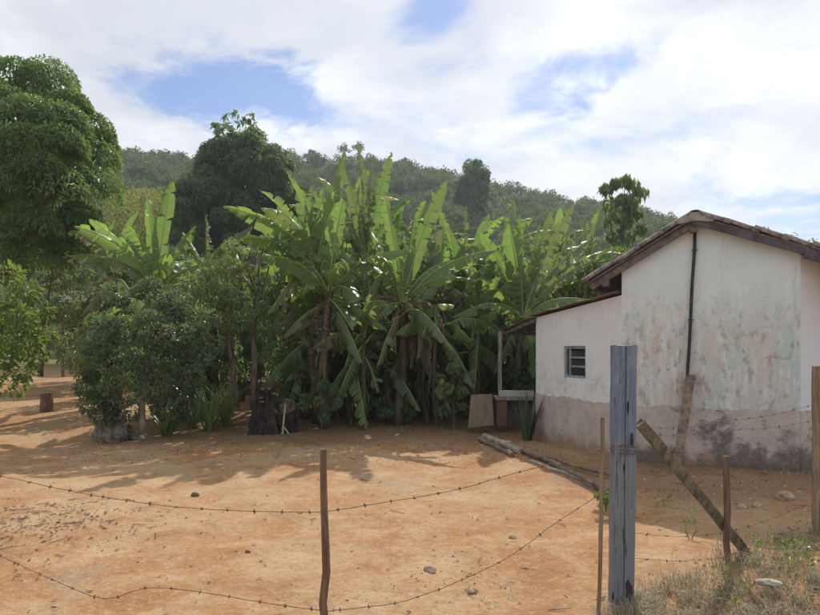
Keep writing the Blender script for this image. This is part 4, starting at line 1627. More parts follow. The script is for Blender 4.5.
def banana(cpx, cpy, Y, label, leaves, seed, nrand=4, rr_len=(1.3, 2.2), dead=2, stem_r=.10, gx=None, group=None, tear=.22, up_bias=.0, skirt=4):
    """cpx,cpy,Y: where the crown of leaves springs; leaves: (tip px, tip py, dY, up, width, roll deg, tear, kind)"""
    rr = random.Random(seed)
    top = P(cpx, cpy, Y)
    bx = top.x if gx is None else gx
    base = Vector((bx, Y + rr.uniform(-.15, .25), gz1(bx, Y)))
    t = thing('banana_plant', base, label, 'banana plant', group)
    pseudostem(base, top, stem_r, t, seed)
    for k, lf in enumerate(leaves):
        tx, ty, dY, up, W, roll, te = lf[:7]
        kind = lf[7] if len(lf) > 7 else 'banana'
        b0 = top + Vector((rr.uniform(-.03, .03), rr.uniform(-.03, .03), -rr.uniform(0, .15)))
        if len(lf) > 8:
            b0 = P(lf[8][0], lf[8][1], Y + lf[8][2])
        banana_leaf(b0, P(tx, ty, Y + dY), up, W, R(roll), te + .12, (rr.uniform(.15, .45) if up < .1 else -rr.uniform(.25, .75)), seed * 31 + k, kind, t, petiole=.1)
    for k in range(nrand):
        a = 2 * math.pi * (k + rr.uniform(-.3, .3)) / max(1, nrand) + seed
        L = rr.uniform(*rr_len)
        q = rr.random()
        if q < .28:
            el, up, fo, te = R(rr.uniform(58, 84)), .03, rr.uniform(.1, .5), rr.choice((.12, .3, .5))
        elif q < .74:
            el, up, fo, te = R(rr.uniform(5, 42)), rr.uniform(.28, .45), -rr.uniform(.25, .9), rr.choice((.16, .35, .6))
        else:
            el, up, fo, te = R(rr.uniform(-50, -8)), rr.uniform(.4, .6), -rr.uniform(.4, 1.1), rr.choice((.3, .6))
        el = min(R(86), el + R(up_bias) * .4)
        tip = top + Vector((math.cos(a) * math.cos(el), math.sin(a) * math.cos(el), math.sin(el))) * L * (1 if el > 0 else .8)
        banana_leaf(top - Vector((0, 0, rr.uniform(0, .2))), tip, up, rr.uniform(.38, .56), R(rr.uniform(-45, 45)), te,
                    fo, seed * 77 + k, rr.choice(('banana', 'banana', 'banana_old')) if te < .5 else 'banana_old', t)
    for k in range(skirt):
        a = 2 * math.pi * (k + rr.uniform(-.4, .4)) / max(1, skirt) + seed * 2
        L = rr.uniform(1.1, 1.7)
        el = R(rr.uniform(-65, -20))
        tip = top + Vector((math.cos(a) * math.cos(el), math.sin(a) * math.cos(el), math.sin(el))) * L - Vector((0, 0, .3))
        banana_leaf(top - Vector((0, 0, rr.uniform(.1, .4))), tip, rr.uniform(.3, .5), rr.uniform(.42, .56), R(rr.uniform(-40, 40)), rr.choice((.2, .4, .65)),
                    -rr.uniform(.4, 1.0), seed * 91 + k, rr.choice(('banana', 'banana_old')), t)
    for k in range(dead + (2 if skirt > 2 else 0)):
        a = rr.uniform(0, 2 * math.pi)
        L = rr.uniform(.9, 1.5)
        o2 = Vector((math.cos(a), math.sin(a), 0))
        tip = top + o2 * rr.uniform(.15, .4) + Vector((0, 0, -L))
        banana_leaf(top - Vector((0, 0, .15)), tip, .0, rr.uniform(.2, .34), rr.uniform(-1, 1), .6, 1.0, seed * 55 + k, 'banana_dead', t, name='dead_leaf', bow=tuple(o2 * .35 + Vector((0, 0, .35))))
    return t


# tip px, tip py, dY, up, width, roll, tear, material, (base px, py, dY)
banana(157, 290, 13, 'leftmost banana plant, spreading leaves above the dense dark tree', [
    (73, 226, -.6, .22, .52, 55, .12), (88, 219, .2, .12, .55, 65, .10), (147, 197, -.2, .0, .34, 75, .05), (173, 180, .1, .05, .42, 70, .10),
    (125, 226, -.5, .30, .45, 40, .35), (150, 200, .7, .25, .6, 70, .15), (236, 256, -.3, .12, .40, 40, .15), (68, 256, -.6, .30, .40, 10, .4, 'banana_old'),
    (195, 226, .3, .1, .5, 60, .3), (128, 290, -.8, .5, .45, 20, .3)], 1, 3, (1.3, 1.9), 1, gx=-5.35)
banana(206, 268, 13.6, 'small banana plant with a yellowing leaf beside the leftmost one', [
    (253, 226, -.4, .10, .42, 55, .1, 'banana_old'), (232, 236, .2, .12, .42, 60, .2), (206, 214, .2, .0, .42, 60, .3, 'banana_old'), (182, 232, -.2, .1, .4, 60, .2), (178, 262, -.3, .3, .4, 20, .4)], 2, 1, (1.0, 1.5), 1)
banana(318, 262, 12.8, 'banana plant with a long arching leaf reaching left over the slim trees', [
    (223, 206, -.4, .16, .58, 42, .3), (236, 238, -.8, .22, .55, 25, .3), (259, 190, .4, .08, .5, 55, .25), (302, 190, .3, .02, .42, 65, .2),
    (286, 170, .6, .02, .4, 60, .3), (262, 262, -.6, .35, .5, 15, .4, 'banana_old'), (337, 190, -.2, .02, .62, 85, .10), (345, 150, .6, .02, .45, 80, .3)], 3, 5, (1.4, 2.0), 3, gx=-1.95)
banana(330, 292, 12.2, 'banana plant with a broad upright leaf facing the yard', [
    (343, 200, -.2, .02, .68, 88, .06), (418, 250, -.3, .28, .50, 30, .15), (300, 290, -.6, .4, .5, 10, .3), (352, 330, -.7, .25, .62, 60, .10), (360, 300, -.6, .45, .62, 40, .08), (275, 240, .2, .2, .5, 40, .4)], 4, 4, (1.2, 1.8), 2, gx=-1.72)
banana(366, 262, 13.8, 'tall banana plant with tattered leaves in the middle of the grove', [
    (357, 140, .3, .02, .45, 75, .5, 'banana_old'), (372, 160, .5, .0, .4, 60, .5, 'banana_old'), (342, 160, -.2, .03, .4, 70, .4, 'banana_old'), (392, 152, .5, .03, .42, 60, .3), (330, 185, .3, .15, .5, 50, .5, 'banana_old'), (404, 205, .2, .1, .45, 60, .4)], 5, 5, (1.2, 1.9), 3, up_bias=15)
banana(402, 302, 12.4, 'banana plant with a hanging brown leaf left of the porch', [
    (456, 277, -.5, .22, .42, 50, .10), (497, 250, -.3, .20, .52, 45, .06), (386, 202, -.2, .0, .36, 85, .08), (448, 180, .4, .06, .42, 75, .06), (415, 214, .3, .02, .46, 80, .1),
    (348, 262, -.4, .38, .5, 35, .3, 'banana_old'), (375, 320, -.7, .35, .4, 10, .5, 'banana_old'), (432, 345, -.6, .5, .4, 20, .4), (372, 232, .5, .1, .5, 60, .2)], 6, 4, (1.2, 1.8), 2, gx=-.28)
t6 = bpy.data.objects['banana_plant.005']
banana_leaf(P(404, 304, 12.4), P(445, 342, 12.0), .0, .34, .9, .6, .9, 991, 'banana_dead', t6, name='dead_leaf', bow=(.55, -.1, .55))
banana_leaf(P(402, 305, 12.4), P(374, 300, 12.0), .3, .3, .5, .6, .8, 992, 'banana_dead', t6, name='dead_leaf')
banana(523, 318, 13.2, 'banana plant with a wide pale leaf standing behind the porch roof', [
    (509, 222, -.2, .01, .66, 86, .18), (455, 277, -.3, .26, .40, 25, .1), (574, 205, .3, .03, .46, 70, .5, 'banana_old'), (553, 208, .4, .02, .40, 75, .4, 'banana_old'), (512, 198, .5, .04, .42, 60, .3),
    (597, 236, .3, .12, .44, 30, .4, 'banana_old'), (600, 258, -.2, .16, .36, 20, .5, 'banana_old'), (478, 232, .4, .08, .44, 75, .1), (452, 318, -.4, .42, .5, 15, .2), (590, 300, -.5, .3, .45, 15, .15), (540, 225, .6, .02, .5, 80, .2)], 7, 3, (1.2, 1.7), 1, gx=2.35)
banana(462, 300, 14.4, 'banana plant half hidden between the hanging brown leaf and the porch', [
    (447, 225, -.2, .06, .44, 75, .15), (430, 190, .4, .05, .4, 60, .3), (466, 205, .2, .02, .36, 70, .4, 'banana_old'), (490, 214, .2, .05, .4, 70, .2), (425, 262, -.3, .3, .5, 30, .2), (480, 330, -.5, .4, .5, 20, .2), (505, 270, -.3, .25, .45, 30, .2)], 8, 4, (1.3, 1.8), 2)
# rows behind, seen between and above the front plants
spots = [(350, 228, 17.5), (410, 245, 16.8), (475, 262, 16.2), (588, 272, 16.2), (310, 250, 16.5), (285, 268, 15.5), (345, 262, 15.2), (395, 262, 15.5), (428, 272, 15.0), (450, 268, 17.5), (495, 272, 15.6), (545, 272, 15.8), (572, 278, 17.0), (384, 232, 19.5), (325, 240, 19.5), (115, 272, 15.6), (240, 268, 16.2), (505, 258, 19), (556, 258, 20), (435, 245, 20.5), (370, 285, 14.2), (300, 292, 14.0), (490, 300, 14.4), (440, 300, 13.6), (545, 305, 14.6)]
for k, (px, py, Y) in enumerate(spots):
    banana(px, py, Y, 'banana plant in the crowded back rows, mostly hidden by nearer leaves', [], 120 + k, 7, (1.2, 1.9), 1, group='banana plants in the back rows', up_bias=12, tear=.35, stem_r=.095)
# young suckers with broad low leaves under the grove
low = [(364, 338, 12.2, ''), (437, 330, 12.5, ''), (415, 322, 13.0, ''), (478, 322, 13.2, ''), (312, 325, 12.9, ''), (352, 352, 12.6, ''), (385, 360, 12.9, ''), (428, 352, 12.9, ''), (470, 345, 13.3, ''), (338, 340, 13.4, ''), (410, 345, 13.8, ''), (372, 330, 13.6, ''), (450, 335, 14.0, ''), (305, 345, 13.2, '')]
wl = ['in front of the tallest stems', 'just left of the young leafy plant', 'right of the stem with the brown leaf', 'nearest the porch roof', 'above the feathery shrub', 'beside the curved stem', 'left of the hanging brown leaf', 'below the hanging brown leaf', 'left of the porch post', 'behind the broad upright leaf', 'behind the stem with the brown leaf', 'in the middle of the grove',
      'behind the young leafy plant', 'behind the feathery shrub']
for k, (px, py, Y, _) in enumerate(low):
    banana(px, py, Y, 'young low banana sucker in deep shade ' + wl[k], [], 50 + k, 7, (1.0, 1.5), 1, stem_r=.05, group='banana suckers in the shade', tear=.12, up_bias=5, skirt=2)

# ------------------------------------------------------------------ undergrowth
def blade_plant(name, base, n, L, W, spread, label, cat, matn, seed, stiff=.5, group=None, part='leaf'):
    """strap leaves, each its own part"""
    rr = random.Random(seed)
    t = thing(name, base, label, cat, group)
    base = Vector(base)
    for k in range(n):
        a = rr.uniform(0, 6.28)
        l = L * rr.uniform(.6, 1.1)
        out = spread * rr.uniform(.3, 1.0) * l
        d = Vector((math.cos(a), math.sin(a), 0))
        s = Vector((-math.sin(a), math.cos(a), 0))
        v, f = [], []
        m = 7
        b0 = base + d * rr.uniform(0, .09)
        for i in range(m + 1):
            q = i / m
            c = b0 + d * (out * q ** 1.15) + Vector((0, 0, l * (q - (1 - stiff) * .75 * q ** 2.6)))
            w = W * (1 - q ** 2.5) * (.7 + .6 * q * (1 - q)) + .002
            v += [c - s * w / 2 + Vector((0, 0, .12 * w)), c - d * .1 * w, c + s * w / 2 + Vector((0, 0, .12 * w))]
        for i in range(m):
            for c in range(2):
                p = i * 3 + c
                f.append((p, p + 1, p + 4, p + 3))
        obj(part, [tuple(p) for p in v], f, M[matn], t, smooth=True, rnd=[rr.random()] * len(f))
    return t


gp_ = lambda px, py: (lambda Y: Vector(((px - 410) / F * Y, Y, gz1((px - 410) / F * Y, Y))))(min(30, max(2.0, CAMZ * F / (py - HORIZON) if py > 440 else (CAMZ + .55) / ((py - HORIZON) / F + .05))))
sv = B + DBC * (LBC - .05) - NW * .22
blade_plant('snake_plant', (sv.x - .02, sv.y - .15, gz1(sv.x, sv.y)), 30, .9, .05, .5, 'clump of upright sword leaves against the wing wall corner', 'plant', 'agave', 3, .95)
blade_plant('strap_plant', gp_(166, 437), 90, .72, .034, .8, 'low grassy clump beside the pale trunk and boulder', 'plant', 'strap', 4, .55)
for k, (px, py, n, L) in enumerate(((209, 432, 34, 1.75), (226, 426, 28, 1.5), (192, 428, 24, 1.3))):
    blade_plant('cane_plant', gp_(px, py), n, L, .042, .8, 'tall arching strap leaved plant ' + ('at the front of its clump left of the slim trunks', 'nearest the slim trunks', 'closest to the dense dark tree')[k], 'plant', 'strap', 7 + k, .5, 'strap leaved plants')


def small_shrub(name, px, py, topy, wpx, label, leafm, seed, per=90, L=.09, W=.035, n=12, crad=.12):
    b = gp_(px, py)
    k = b.y / F
    h = (py - topy) * k
    return tree(name, b, (b.x, b.y, b.z + h * .58), (wpx * k * .5, wpx * k * .4, h * .42), label, 'shrub', leafm, n, crad, per, L, W, seed, hang=.35, trunk_r=max(.003, min(.018, h * .012)), part='foliage', limbs=6, inner=.35)


small_shrub('small_shrub', 322, 431, 375, 50, 'feathery low shrub just right of the charred stump', 'under', 301, n=16)
small_shrub('small_shrub', 454, 430, 366, 32, 'young leafy plant standing left of the plywood sheet', 'fine', 302, 60, .14, .07, 12)
small_shrub('small_shrub', 372, 421, 398, 40, 'ground hugging green plant under the banana stems', 'under', 303, 70, .1, .05)
small_shrub('small_shrub', 398, 425, 404, 36, 'low dark weed at the edge of the shade', 'under', 304, 60, .09, .045)
small_shrub('small_shrub', 287, 380, 330, 40, 'leafy bush in the shade beyond the charred stump', 'under', 305, 90, .12, .05, 14, .18)
small_shrub('small_shrub', 690, 540, 505, 12, 'thin green weed growing beside the diagonal plank', 'fine', 306, 6, .035, .016, 7, .05)
small_shrub('small_shrub', 601, 515, 488, 16, 'small bright weed at the foot of the thin pale stick', 'bright', 307, 20, .05, .025, 8, .05)

# ------------------------------------------------------------------ stump, rocks, logs, boards
def rock(name, c, r, label, seed, mat_='rock', group=None, cat='rock', squash=(1, 1, .75)):
    rr = random.Random(seed)
    bmv, bmf = [], []
    n, m = 14, 9
    for j in range(m + 1):
        th = math.pi * j / m
        for i in range(n):
            ph = 2 * math.pi * i / n
            d = Vector((math.sin(th) * math.cos(ph), math.sin(th) * math.sin(ph), math.cos(th)))
            k = 1 + .22 * math.sin(2.1 * d.x + 3.3 * d.y + seed) + .14 * math.sin(4.2 * d.y - 3 * d.z + seed * 2) + .08 * math.sin(7 * d.x + 5 * d.z + seed) + rr.uniform(-.035, .035) * (1 if 0 < j < m else 0)
            k = min(k, 1.15)
            bmv.append((c[0] + d.x * r * k * squash[0], c[1] + d.y * r * k * squash[1], c[2] + d.z * r * k * squash[2]))
    for j in range(m):
        for i in range(n):
            bmf.append((j * n + i, (j + 1) * n + i, (j + 1) * n + (i + 1) % n, j * n + (i + 1) % n))
    o = obj(name, bmv, bmf, M[mat_], None, loc=(c[0], c[1], c[2] - r * squash[2] * .6), smooth=False)
    return tag(o, label, cat, group)


bq = gp_(113, 440)
rock('boulder', (bq.x, bq.y, bq.z + .13), .36, 'rounded grey boulder at the foot of the dense dark tree', 9, squash=(1, .8, .74))
bq = gp_(139, 440)
rock('boulder', (bq.x, bq.y + .1, bq.z + .03), .13, 'small flat rock right beside the grey boulder', 5, squash=(1.4, .8, .6))

# charred stump
sb = gp_(274, 432)
stump = thing('tree_stump', sb, 'charred black tree stump with a hollow broken side', 'stump')
kpx = sb.y / F
def jag_stump(nm, px0, px1, ytop, ybot, mat_, seed, depth=.16, inner='char', flare0=None, dip=0.0):
    rr = random.Random(seed)
    cx = (px0 + px1) / 2
    rx = (px1 - px0) / 2 * kpx
    cxw = (cx - 410) * kpx
    v, f = [], []
    n, m = 20, 8
    zt, zb = sb.z + (432 - ytop) * kpx, sb.z - .08
    for j in range(m + 1):
        t = j / m
        for i in range(n):
            a = 2 * math.pi * i / n
            flare = 1 + .35 * (1 - t) ** 3 if flare0 is None else flare0 + (1.05 - flare0) * t
            k = flare * (1 - .22 * t * (flare0 is None)) * (1 + .17 * math.sin(3 * a + seed + t) + .12 * math.sin(7 * a + 2 * seed) + rr.uniform(-.09, .09))
            z = zb + (zt - zb) * t
            z -= dip * t * t * max(0.0, -math.sin(a))
            if j == m:
                z -= max(0, .24 * math.sin(2 * a + seed) + .16 * math.sin(5 * a)) + rr.uniform(0, .12)
            v.append((cxw + math.cos(a) * rx * k + .05 * math.sin(4 * t + seed), sb.y + math.sin(a) * depth * k, z))
    # inner rim
    for i in range(n):
        x, y, z = v[m * n + i]
        v.append((cxw + (x - cxw) * .68, sb.y + (y - sb.y) * .68, z - .03))
    for i in range(n):
        x, y, z = v[(m + 1) * n + i]
        v.append((cxw + (x - cxw) * .6, sb.y + (y - sb.y) * .6, zb + (zt - zb) * .45))
    mi = []
    for j in range(m + 2):
        for i in range(n):
            f.append((j * n + i, j * n + (i + 1) % n, (j + 1) * n + (i + 1) % n, (j + 1) * n + i))
            mi.append(1 if j >= m else 0)
    f.append(tuple(range((m + 2) * n, (m + 3) * n)))
    mi.append(1)
    return obj(nm, v, f, [M[mat_], M[inner]], stump, mat_idx=mi)


jag_stump('trunk', 255, 279, 384, 432, 'char', 3, .24)
jag_stump('broken_side', 276, 300, 398, 432, 'char', 8, .24, 'cutwood', .5, .26)
MB().tube([P(282.5, 434, sb.y - .28), P(284, 418, sb.y - .24), P(285.5, 404, sb.y - .2)], [.02, .018, .014], 6).build('root', M['log'], stump)
MB().tube([P(284, 427, sb.y - .26), P(289, 434, sb.y - .32)], [.016, .010], 6).build('root', M['log'], stump)
for k, (px, py) in enumerate(((261, 398), (262, 402), (274, 394))):
    c = P(px, py, sb.y - .22)
    mb = MB()
    ring = [c + Vector((math.cos(a) * .045, math.sin(a) * .04 - .02, .008 * math.sin(2 * a))) for a in [i * math.pi / 4 for i in range(8)]]
    mb.hexa(ring, [p + Vector((0, 0, .016)) for p in ring])
    mb.build('bracket_fungus', plain_mat('fungus', (0.22, 0.11, 0.05), (0.34, 0.20, 0.09), 9) if k == 0 else bpy.data.materials['fungus'], stump)

# short stump on the path
s2 = gp_(46, 412)
mb = MB()
k2 = s2.y / F
mb.tube([s2 + Vector((0, 0, -.06)), s2 + Vector((0, 0, .12)), s2 + Vector((.01, 0, .3)), s2 + Vector((.0, 0, 19 * k2))], [6.4 * k2, 5.8 * k2, 5.6 * k2, 5.9 * k2], 9, True, 4, .08)
tag(mb.build('cut_stump', M['stake'], None, loc=s2), 'short dark cut stump standing alone on the dirt path', 'stump')
s3 = gp_(122, 430)
mb = MB()
mb.tube([s3 + Vector((0, 0, -.05)), s3 + Vector((.0, 0, .2)), s3 + Vector((.02, 0, .36))], [.075, .07, .065], 8, True, 6, .1)
tag(mb.build('cut_stump', M['pale_bark'], None, loc=s3), 'small pale cut stump right behind the grey boulder', 'stump')


def log(px0, py0, px1, py1, r, matn, label, seed, bend=.04, lift=0.0, r1=None):
    rr = random.Random(seed)
    a, b = gp_(px0, py0), gp_(px1, py1)
    n = 9
    pts = []
    for i in range(n + 1):
        q = a.lerp(b, i / n)
        pts.append((q.x + rr.uniform(-1, 1) * bend * .3, q.y + rr.uniform(-1, 1) * bend, float(gzn(q.x, q.y)) + r * .75 + lift))
    mb = MB()
    mb.tube(pts, [r + ((r1 or r) - r) * i / n for i in range(n + 1)], 8, True, seed, .1)
    return tag(mb.build('log', M[matn], None, loc=a, smooth=False), label, 'log', 'poles and logs by the wing')


log(485, 437, 519, 453, .055, 'log', 'thick bleached log lying nearest the plywood sheet', 1)
log(480, 441, 512, 457, .045, 'log_dark', 'short brown log lying below the bleached log', 2)
log(507, 445, 560, 468, .032, 'log', 'thin bleached pole running from the logs towards the blue post', 3, .03)
log(520, 452, 606, 492, .030, 'log_dark', 'long brown pole lying along the wing wall', 4, .05, .03)
log(548, 462, 612, 481, .020, 'log_dark', 'thin dark stick crossing behind the long brown pole', 5, .05, .04)
log(530, 462, 600, 487, .022, 'log', 'slim pale pole beside the long brown pole', 6, .04)

# plywood sheet, cabinet and boards below the porch
yb = 11.8
pl = [P(468, 428, yb - .25), P(494, 425, yb - .1), P(492, 394, yb + .1), P(471, 395, yb - .05)]
mb = MB()
mb.hexa(pl, [p + Vector((.0, .018, .003)) for p in pl])
tag(mb.build('plywood_sheet', M['ply'], None, loc=pl[0]), 'pale brown plywood sheet leaning beside the porch post', 'board')
yc = 11.75
cab = thing('cabinet', P(512, 425, yc), 'old red brown cabinet with a grey top under the porch', 'cabinet')
def boxpx(name, x0, x1, y0, y1, Y0, Y1, m_, par):
    a, b = P(x0, y0, Y0), P(x1, y1, Y0)
    q = MB()
    q.hexa([(a.x, Y0, b.z), (b.x, Y0, b.z), (b.x, Y1, b.z), (a.x, Y1, b.z)], [(a.x, Y0, a.z), (b.x, Y0, a.z), (b.x, Y1, a.z), (a.x, Y1, a.z)])
    return q.build(name, M[m_], par)
boxpx('side_panel', 497, 507, 400.5, 426, yc, yc + .5, 'redwood', cab)
boxpx('back_panel', 507.2, 533, 403, 427, yc + .3, yc + .33, 'fascia', cab)
boxpx('cabinet_top', 496, 534, 397, 400.3, yc - .03, yc + .52, 'grey_wood', cab)
a = boxpx('whitewashed_board', 499, 534, 390.5, 396.6, yc + .08, yc + .11, 'white_wood', None)
tag(a, 'whitewashed board standing on the cabinet top', 'board')

# far shed behind the path
sh = thing('shed', P(85, 350, 27), 'small far shed with a grey roof beyond the path', 'shed')
mb = MB()
mb.hexa([P(62, 302, 26.4), P(108, 303, 26.4), P(108, 301, 29), P(62, 300, 29)], [P(62, 300, 26.4), P(108, 300.5, 26.4), P(108, 291, 29), P(62, 291, 29)])
mb.build('roof', M['thatch'], sh)
boxpx('wall', 66, 104, 303, 350, 28.5, 28.6, 'redwood', sh)
for px in (66.5, 84, 104):
    q = P(px, 302, 26.7)
    MB().tube([(q.x, 26.7, gz1(q.x, 26.7) - .1), (q.x, 26.7, q.z)], .06, 6).build('post', M['grey_wood'], sh)
# thin posts beyond the path
for px, py0, py1, Y, w in ((63, 362, 318, 23, 'near the far end of the dirt path'), (70, 358, 325, 25, 'just behind the other thin path post')):
    q = P(px, py0, Y)
    zt = P(px, py1, Y).z
    z0 = gz1(q.x, Y)
    mb = MB()
    mb.tube([(q.x, Y, z0 - .1), (q.x + .01, Y, (z0 + zt) / 2), (q.x, Y, zt)], .055, 6)
    tag(mb.build('path_post', M['bark'], None, loc=(q.x, Y, z0)), 'thin dark post standing ' + w, 'post')

# stones lying in the yard
stones = [(195, 494, .04, 'reddish stone lying alone in the left of the yard'), (430, 569, .04, 'pale stone lying in the dirt right of the lone stake'),
          (785, 500, .08, 'pale angular stone on the soil heap by the gable'), (742, 507, .05, 'brown stone on the soil heap near the short stake'),
          (757, 505, .045, 'flat stone between the two stones on the soil heap'), (472, 590, .03, 'brown clod in the rutted soil near the bottom edge'),
          (300, 512, .022, 'little stone beside the lone stake'), (248, 552, .02, 'tiny dark stone in the open sunlit dirt'), (513, 537, .03, 'small pale stone near the middle of the yard')]
for k, (px, py, r, w) in enumerate(stones):
    q = gp_(px, py)
    rock('stone', (q.x, q.y, float(gzn(q.x, q.y)) + r * .3), r, w, 20 + k, 'pebble' if k not in (0, 7) else 'stake', 'stones in the yard', 'stone', (1.2, .9, .7))
# white broken stone in the dry grass
q = gp_(768, 606)
rock('stone', (q.x, q.y, gz1(q.x, q.y) + .10), .05, 'cream flat stone lying in the dry grass at the bottom right', 40, 'log', 'stones in the yard', 'stone', (1.6, 1.0, .4))

# ------------------------------------------------------------------ loose stuff on the ground
def scatter(n, fn, g):
    """fn(g, n) -> x, y; returns positions on the ground"""
    x, y = fn(g, n)
    return np.stack([x, y, gzn(x, y)], 1)


g = np.random.default_rng(17)


def yard(g, n):
    Y = 2.6 + 9.5 * g.random(n) ** 1.4
    return (g.random(n) * 1.5 - .75) * Y, Y


def litter_zone(g, n):
    k = n // 4
    Y1 = g.uniform(8.6, 13.5, n - k)
    X1 = g.uniform(-5.4, 2.2, n - k)
    X2 = g.normal(-3.6, .55, k)
    Y2 = g.normal(5.5, .55, k)
    return np.concatenate([X1, X2]), np.concatenate([Y1, Y2])


c = np.concatenate([scatter(2600, litter_zone, g), scatter(420, yard, g)])
n = len(c)
c[:, 2] += .008
d = g.normal(size=(n, 3)) * np.array([1, 1, .15])
nr = np.array([0, 0, 1.0]) + g.normal(size=(n, 3)) * .35
v, f = leaf_arrays(c, d, unit(nr), g.uniform(.015, .06, n), g.uniform(.008, .024, n))
tag(obj('leaf_litter', v, f, M['litter'], rnd=np.repeat(g.random(n), 2)), 'dry fallen leaves and twigs strewn over the dirt', 'leaf litter', None, 'stuff')


def twigs():
    g2 = np.random.default_rng(23)
    mbt = MB()
    spots = [(yard, 50), (lambda g, n: (g.normal(-2.2, .5, n), g.normal(10.9, .35, n)), 90), (lambda g, n: (g.uniform(-5.4, 2.0, n), g.uniform(10.2, 13, n)), 120),
             (lambda g, n: (g.normal(3.4, .7, n), g.normal(7.6, .4, n)), 50), (lambda g, n: (g.normal(-3.7, .6, n), g.normal(5.6, .5, n)), 60)]
    for fn, k in spots:
        for x, y, z in scatter(k, fn, g2):
            a, l = g2.uniform(0, 3.14), g2.uniform(.04, .22)
            d = Vector((math.cos(a), math.sin(a), g2.uniform(-.08, .12))) * l
            p = Vector((x, y, z + .008))
            mbt.tube([p - d * .5, p + Vector((g2.normal() * .01, g2.normal() * .01, .004)), p + d * .5], [.004, .0035, .002], 4, False)
    tag(mbt.build('twigs', M['log_dark']), 'thin dry twigs lying about the yard', 'twigs', None, 'stuff')


twigs()


def pebbles():
    c = np.concatenate([scatter(900, yard, g), scatter(350, lambda g, n: (g.normal(3.6, .8, n), g.normal(6.9, .4, n)), g), scatter(300, lambda g, n: (g.normal(-3.7, .5, n), g.normal(5.6, .5, n)), g), scatter(220, lambda g, n: (g.normal(.5, .35, n), g.normal(4.4, .4, n)), g)])
    n = len(c)
    base = np.array([[1, 0, 0], [0, 1, 0], [-1, 0, 0], [0, -1, 0], [0, 0, .7], [0, 0, -.7]], float)
    fb = np.array([[0, 1, 4], [1, 2, 4], [2, 3, 4], [3, 0, 4], [1, 0, 5], [2, 1, 5], [3, 2, 5], [0, 3, 5]])
    s = (.006 + .018 * g.random(n) ** 3)[:, None, None]
    v = base[None] * s * g.uniform(.6, 1.3, (n, 6, 1)) + c[:, None, :]
    f = fb[None] + (np.arange(n) * 6)[:, None, None]
    tag(obj('pebbles', v.reshape(-1, 3), f.reshape(-1, 3), M['pebble']), 'tiny pebbles and crumbs of soil scattered over the yard', 'pebbles', None, 'stuff')


pebbles()


def grass(name, c, h, w, matn, label, lean=.6):
    n = len(c)
    a = g.uniform(0, 6.28, n)
    d = np.stack([np.cos(a), np.sin(a), np.zeros(n)], 1)
    s = np.stack([-np.sin(a), np.cos(a), np.zeros(n)], 1)
    hh = h * (g.uniform(.4, 1.2, n) * (.7 + 1.3 * np.clip(fbm(c[:, 0] * 5, c[:, 1] * 5, 9, 2) + .3, 0, 1)))[:, None]
    ww = w * g.uniform(.6, 1.3, n)[:, None]
    ln = g.uniform(.1, 1.0, n)[:, None] * lean
    up = np.array([0, 0, 1.0])
    m = c + up * hh * .6 + d * hh * ln * .4
    t = c + up * hh * (1 - .35 * ln) + d * hh * ln * 1.1
    v = np.stack([c - s * ww, c + s * ww, m + s * ww * .7, m - s * ww * .7, t], 1).reshape(-1, 3)
    i = np.arange(n)[:, None] * 5
    f = np.concatenate([i + np.array([0, 1, 2]), i + np.array([0, 2, 3]), i + np.array([3, 2, 4])], 1).reshape(-1, 3)
    rn = np.repeat(np.clip(g.random(n) * 1.0, 0, 1), 3)
    return tag(obj(name, v, f, M[matn], rnd=rn), label, 'grass', None, 'stuff')


def bank(g, n):
    X, Y = [], []
    while len(X) < n:
        px, py = g.uniform(590, 900), g.uniform(520, 760)
        edge = 598 - (px - 620) * .33 if px > 620 else 598 + (620 - px) * 1.2
        edge = max(edge, 530) + g.normal() * 9
        if py < edge:
            continue
        Y_ = CAMZ * F / (py - HORIZON)
        if g.random() > .75 + fbm(np.array([px / 16.]), np.array([py / 13.]), 8, 2)[0] * 2.6:
            continue
        X.append((px - 410) / F * Y_)
        Y.append(Y_)
    return np.array(X), np.array(Y)


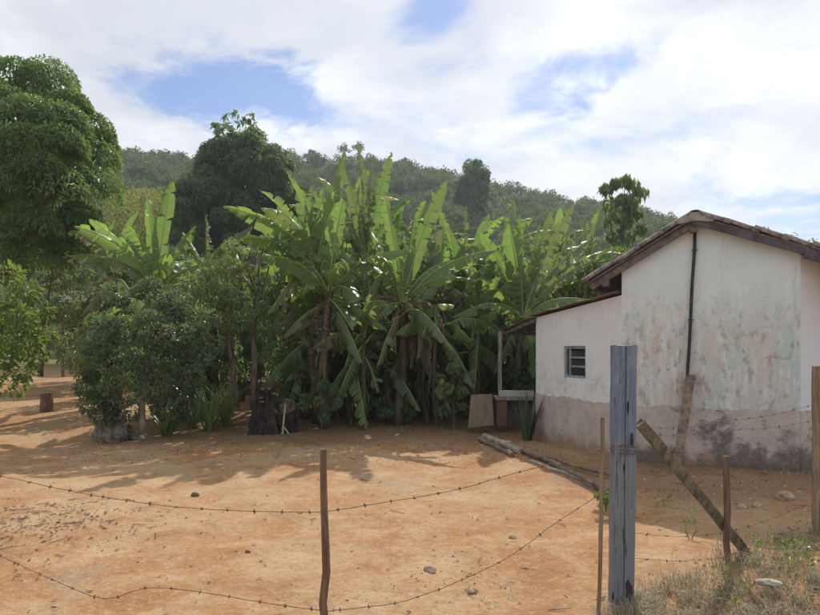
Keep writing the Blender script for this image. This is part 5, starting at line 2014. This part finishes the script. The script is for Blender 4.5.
grass('dry_grass', scatter(27000, bank, g), .10, .0026, 'straw', 'straw coloured dry grass covering the bank at the lower right', 1.3)
gg = np.random.default_rng(3)
wc = []
for (px, py, n, r) in ((808, 560, 130, .22), (790, 575, 70, .15), (722, 590, 45, .09), (757, 560, 30, .05), (745, 610, 40, .1), (660, 470, 30, .08), (665, 505, 40, .06), (812, 590, 80, .15)):
    q = gp_(px, py)
    x, y = gg.normal(q.x, r, n), gg.normal(q.y, r, n)
    z = gzn(x, y) + gg.uniform(.01, .16, n)
    wc.append(np.stack([x, y, z], 1))
wc = np.concatenate(wc)
v, f = leaf_arrays(wc, g.normal(size=(len(wc), 3)) + np.array([0, 0, .4]), unit(g.normal(size=(len(wc), 3)) + np.array([0, 0, 1.0])), g.uniform(.02, .05, len(wc)), g.uniform(.012, .028, len(wc)))
tag(obj('bank_weeds', v, f, M['bright'], rnd=np.repeat(g.random(len(wc)), 2)), 'small green weeds growing among the dry grass', 'weeds', None, 'stuff')


def tufts(g, n):
    cs = [(590, 470, .25), (560, 457, .25), (540, 450, .3), (700, 500, .3), (790, 480, .3), (800, 470, .2), (440, 450, .3), (170, 452, .3), (360, 428, .6), (410, 432, .5), (250, 440, .5)]
    X, Y = [], []
    for k in range(n):
        px, py, r = cs[k % len(cs)]
        q = gp_(px, py)
        X.append(g.normal(q.x, r))
        Y.append(g.normal(q.y, r * .6))
    return np.array(X), np.array(Y)


grass('weedy_tufts', scatter(1300, tufts, g), .09, .003, 'straw', 'thin dry tufts along the foot of the house and thicket', .9)

# ------------------------------------------------------------------ haze
mz, nt, out = mat('haze_air')
vol = nt.nodes.new('ShaderNodeVolumePrincipled')
vol.inputs['Color'].default_value = (0.88, 0.94, 1.0, 1)
vol.inputs['Density'].default_value = 0.0007
vol.inputs['Anisotropy'].default_value = 0.3
nt.links.new(vol.outputs[0], out.inputs['Volume'])
mb = MB()
mb.hexa([(-310, -130, -3), (310, -130, -3), (310, 310, -3), (-310, 310, -3)], [(-310, -130, 75), (310, -130, 75), (310, 310, 75), (-310, 310, 75)])
hzb = mb.build('haze', mz)
tag(hzb, 'thin pale haze lying over the hill', 'haze', None, 'stuff')
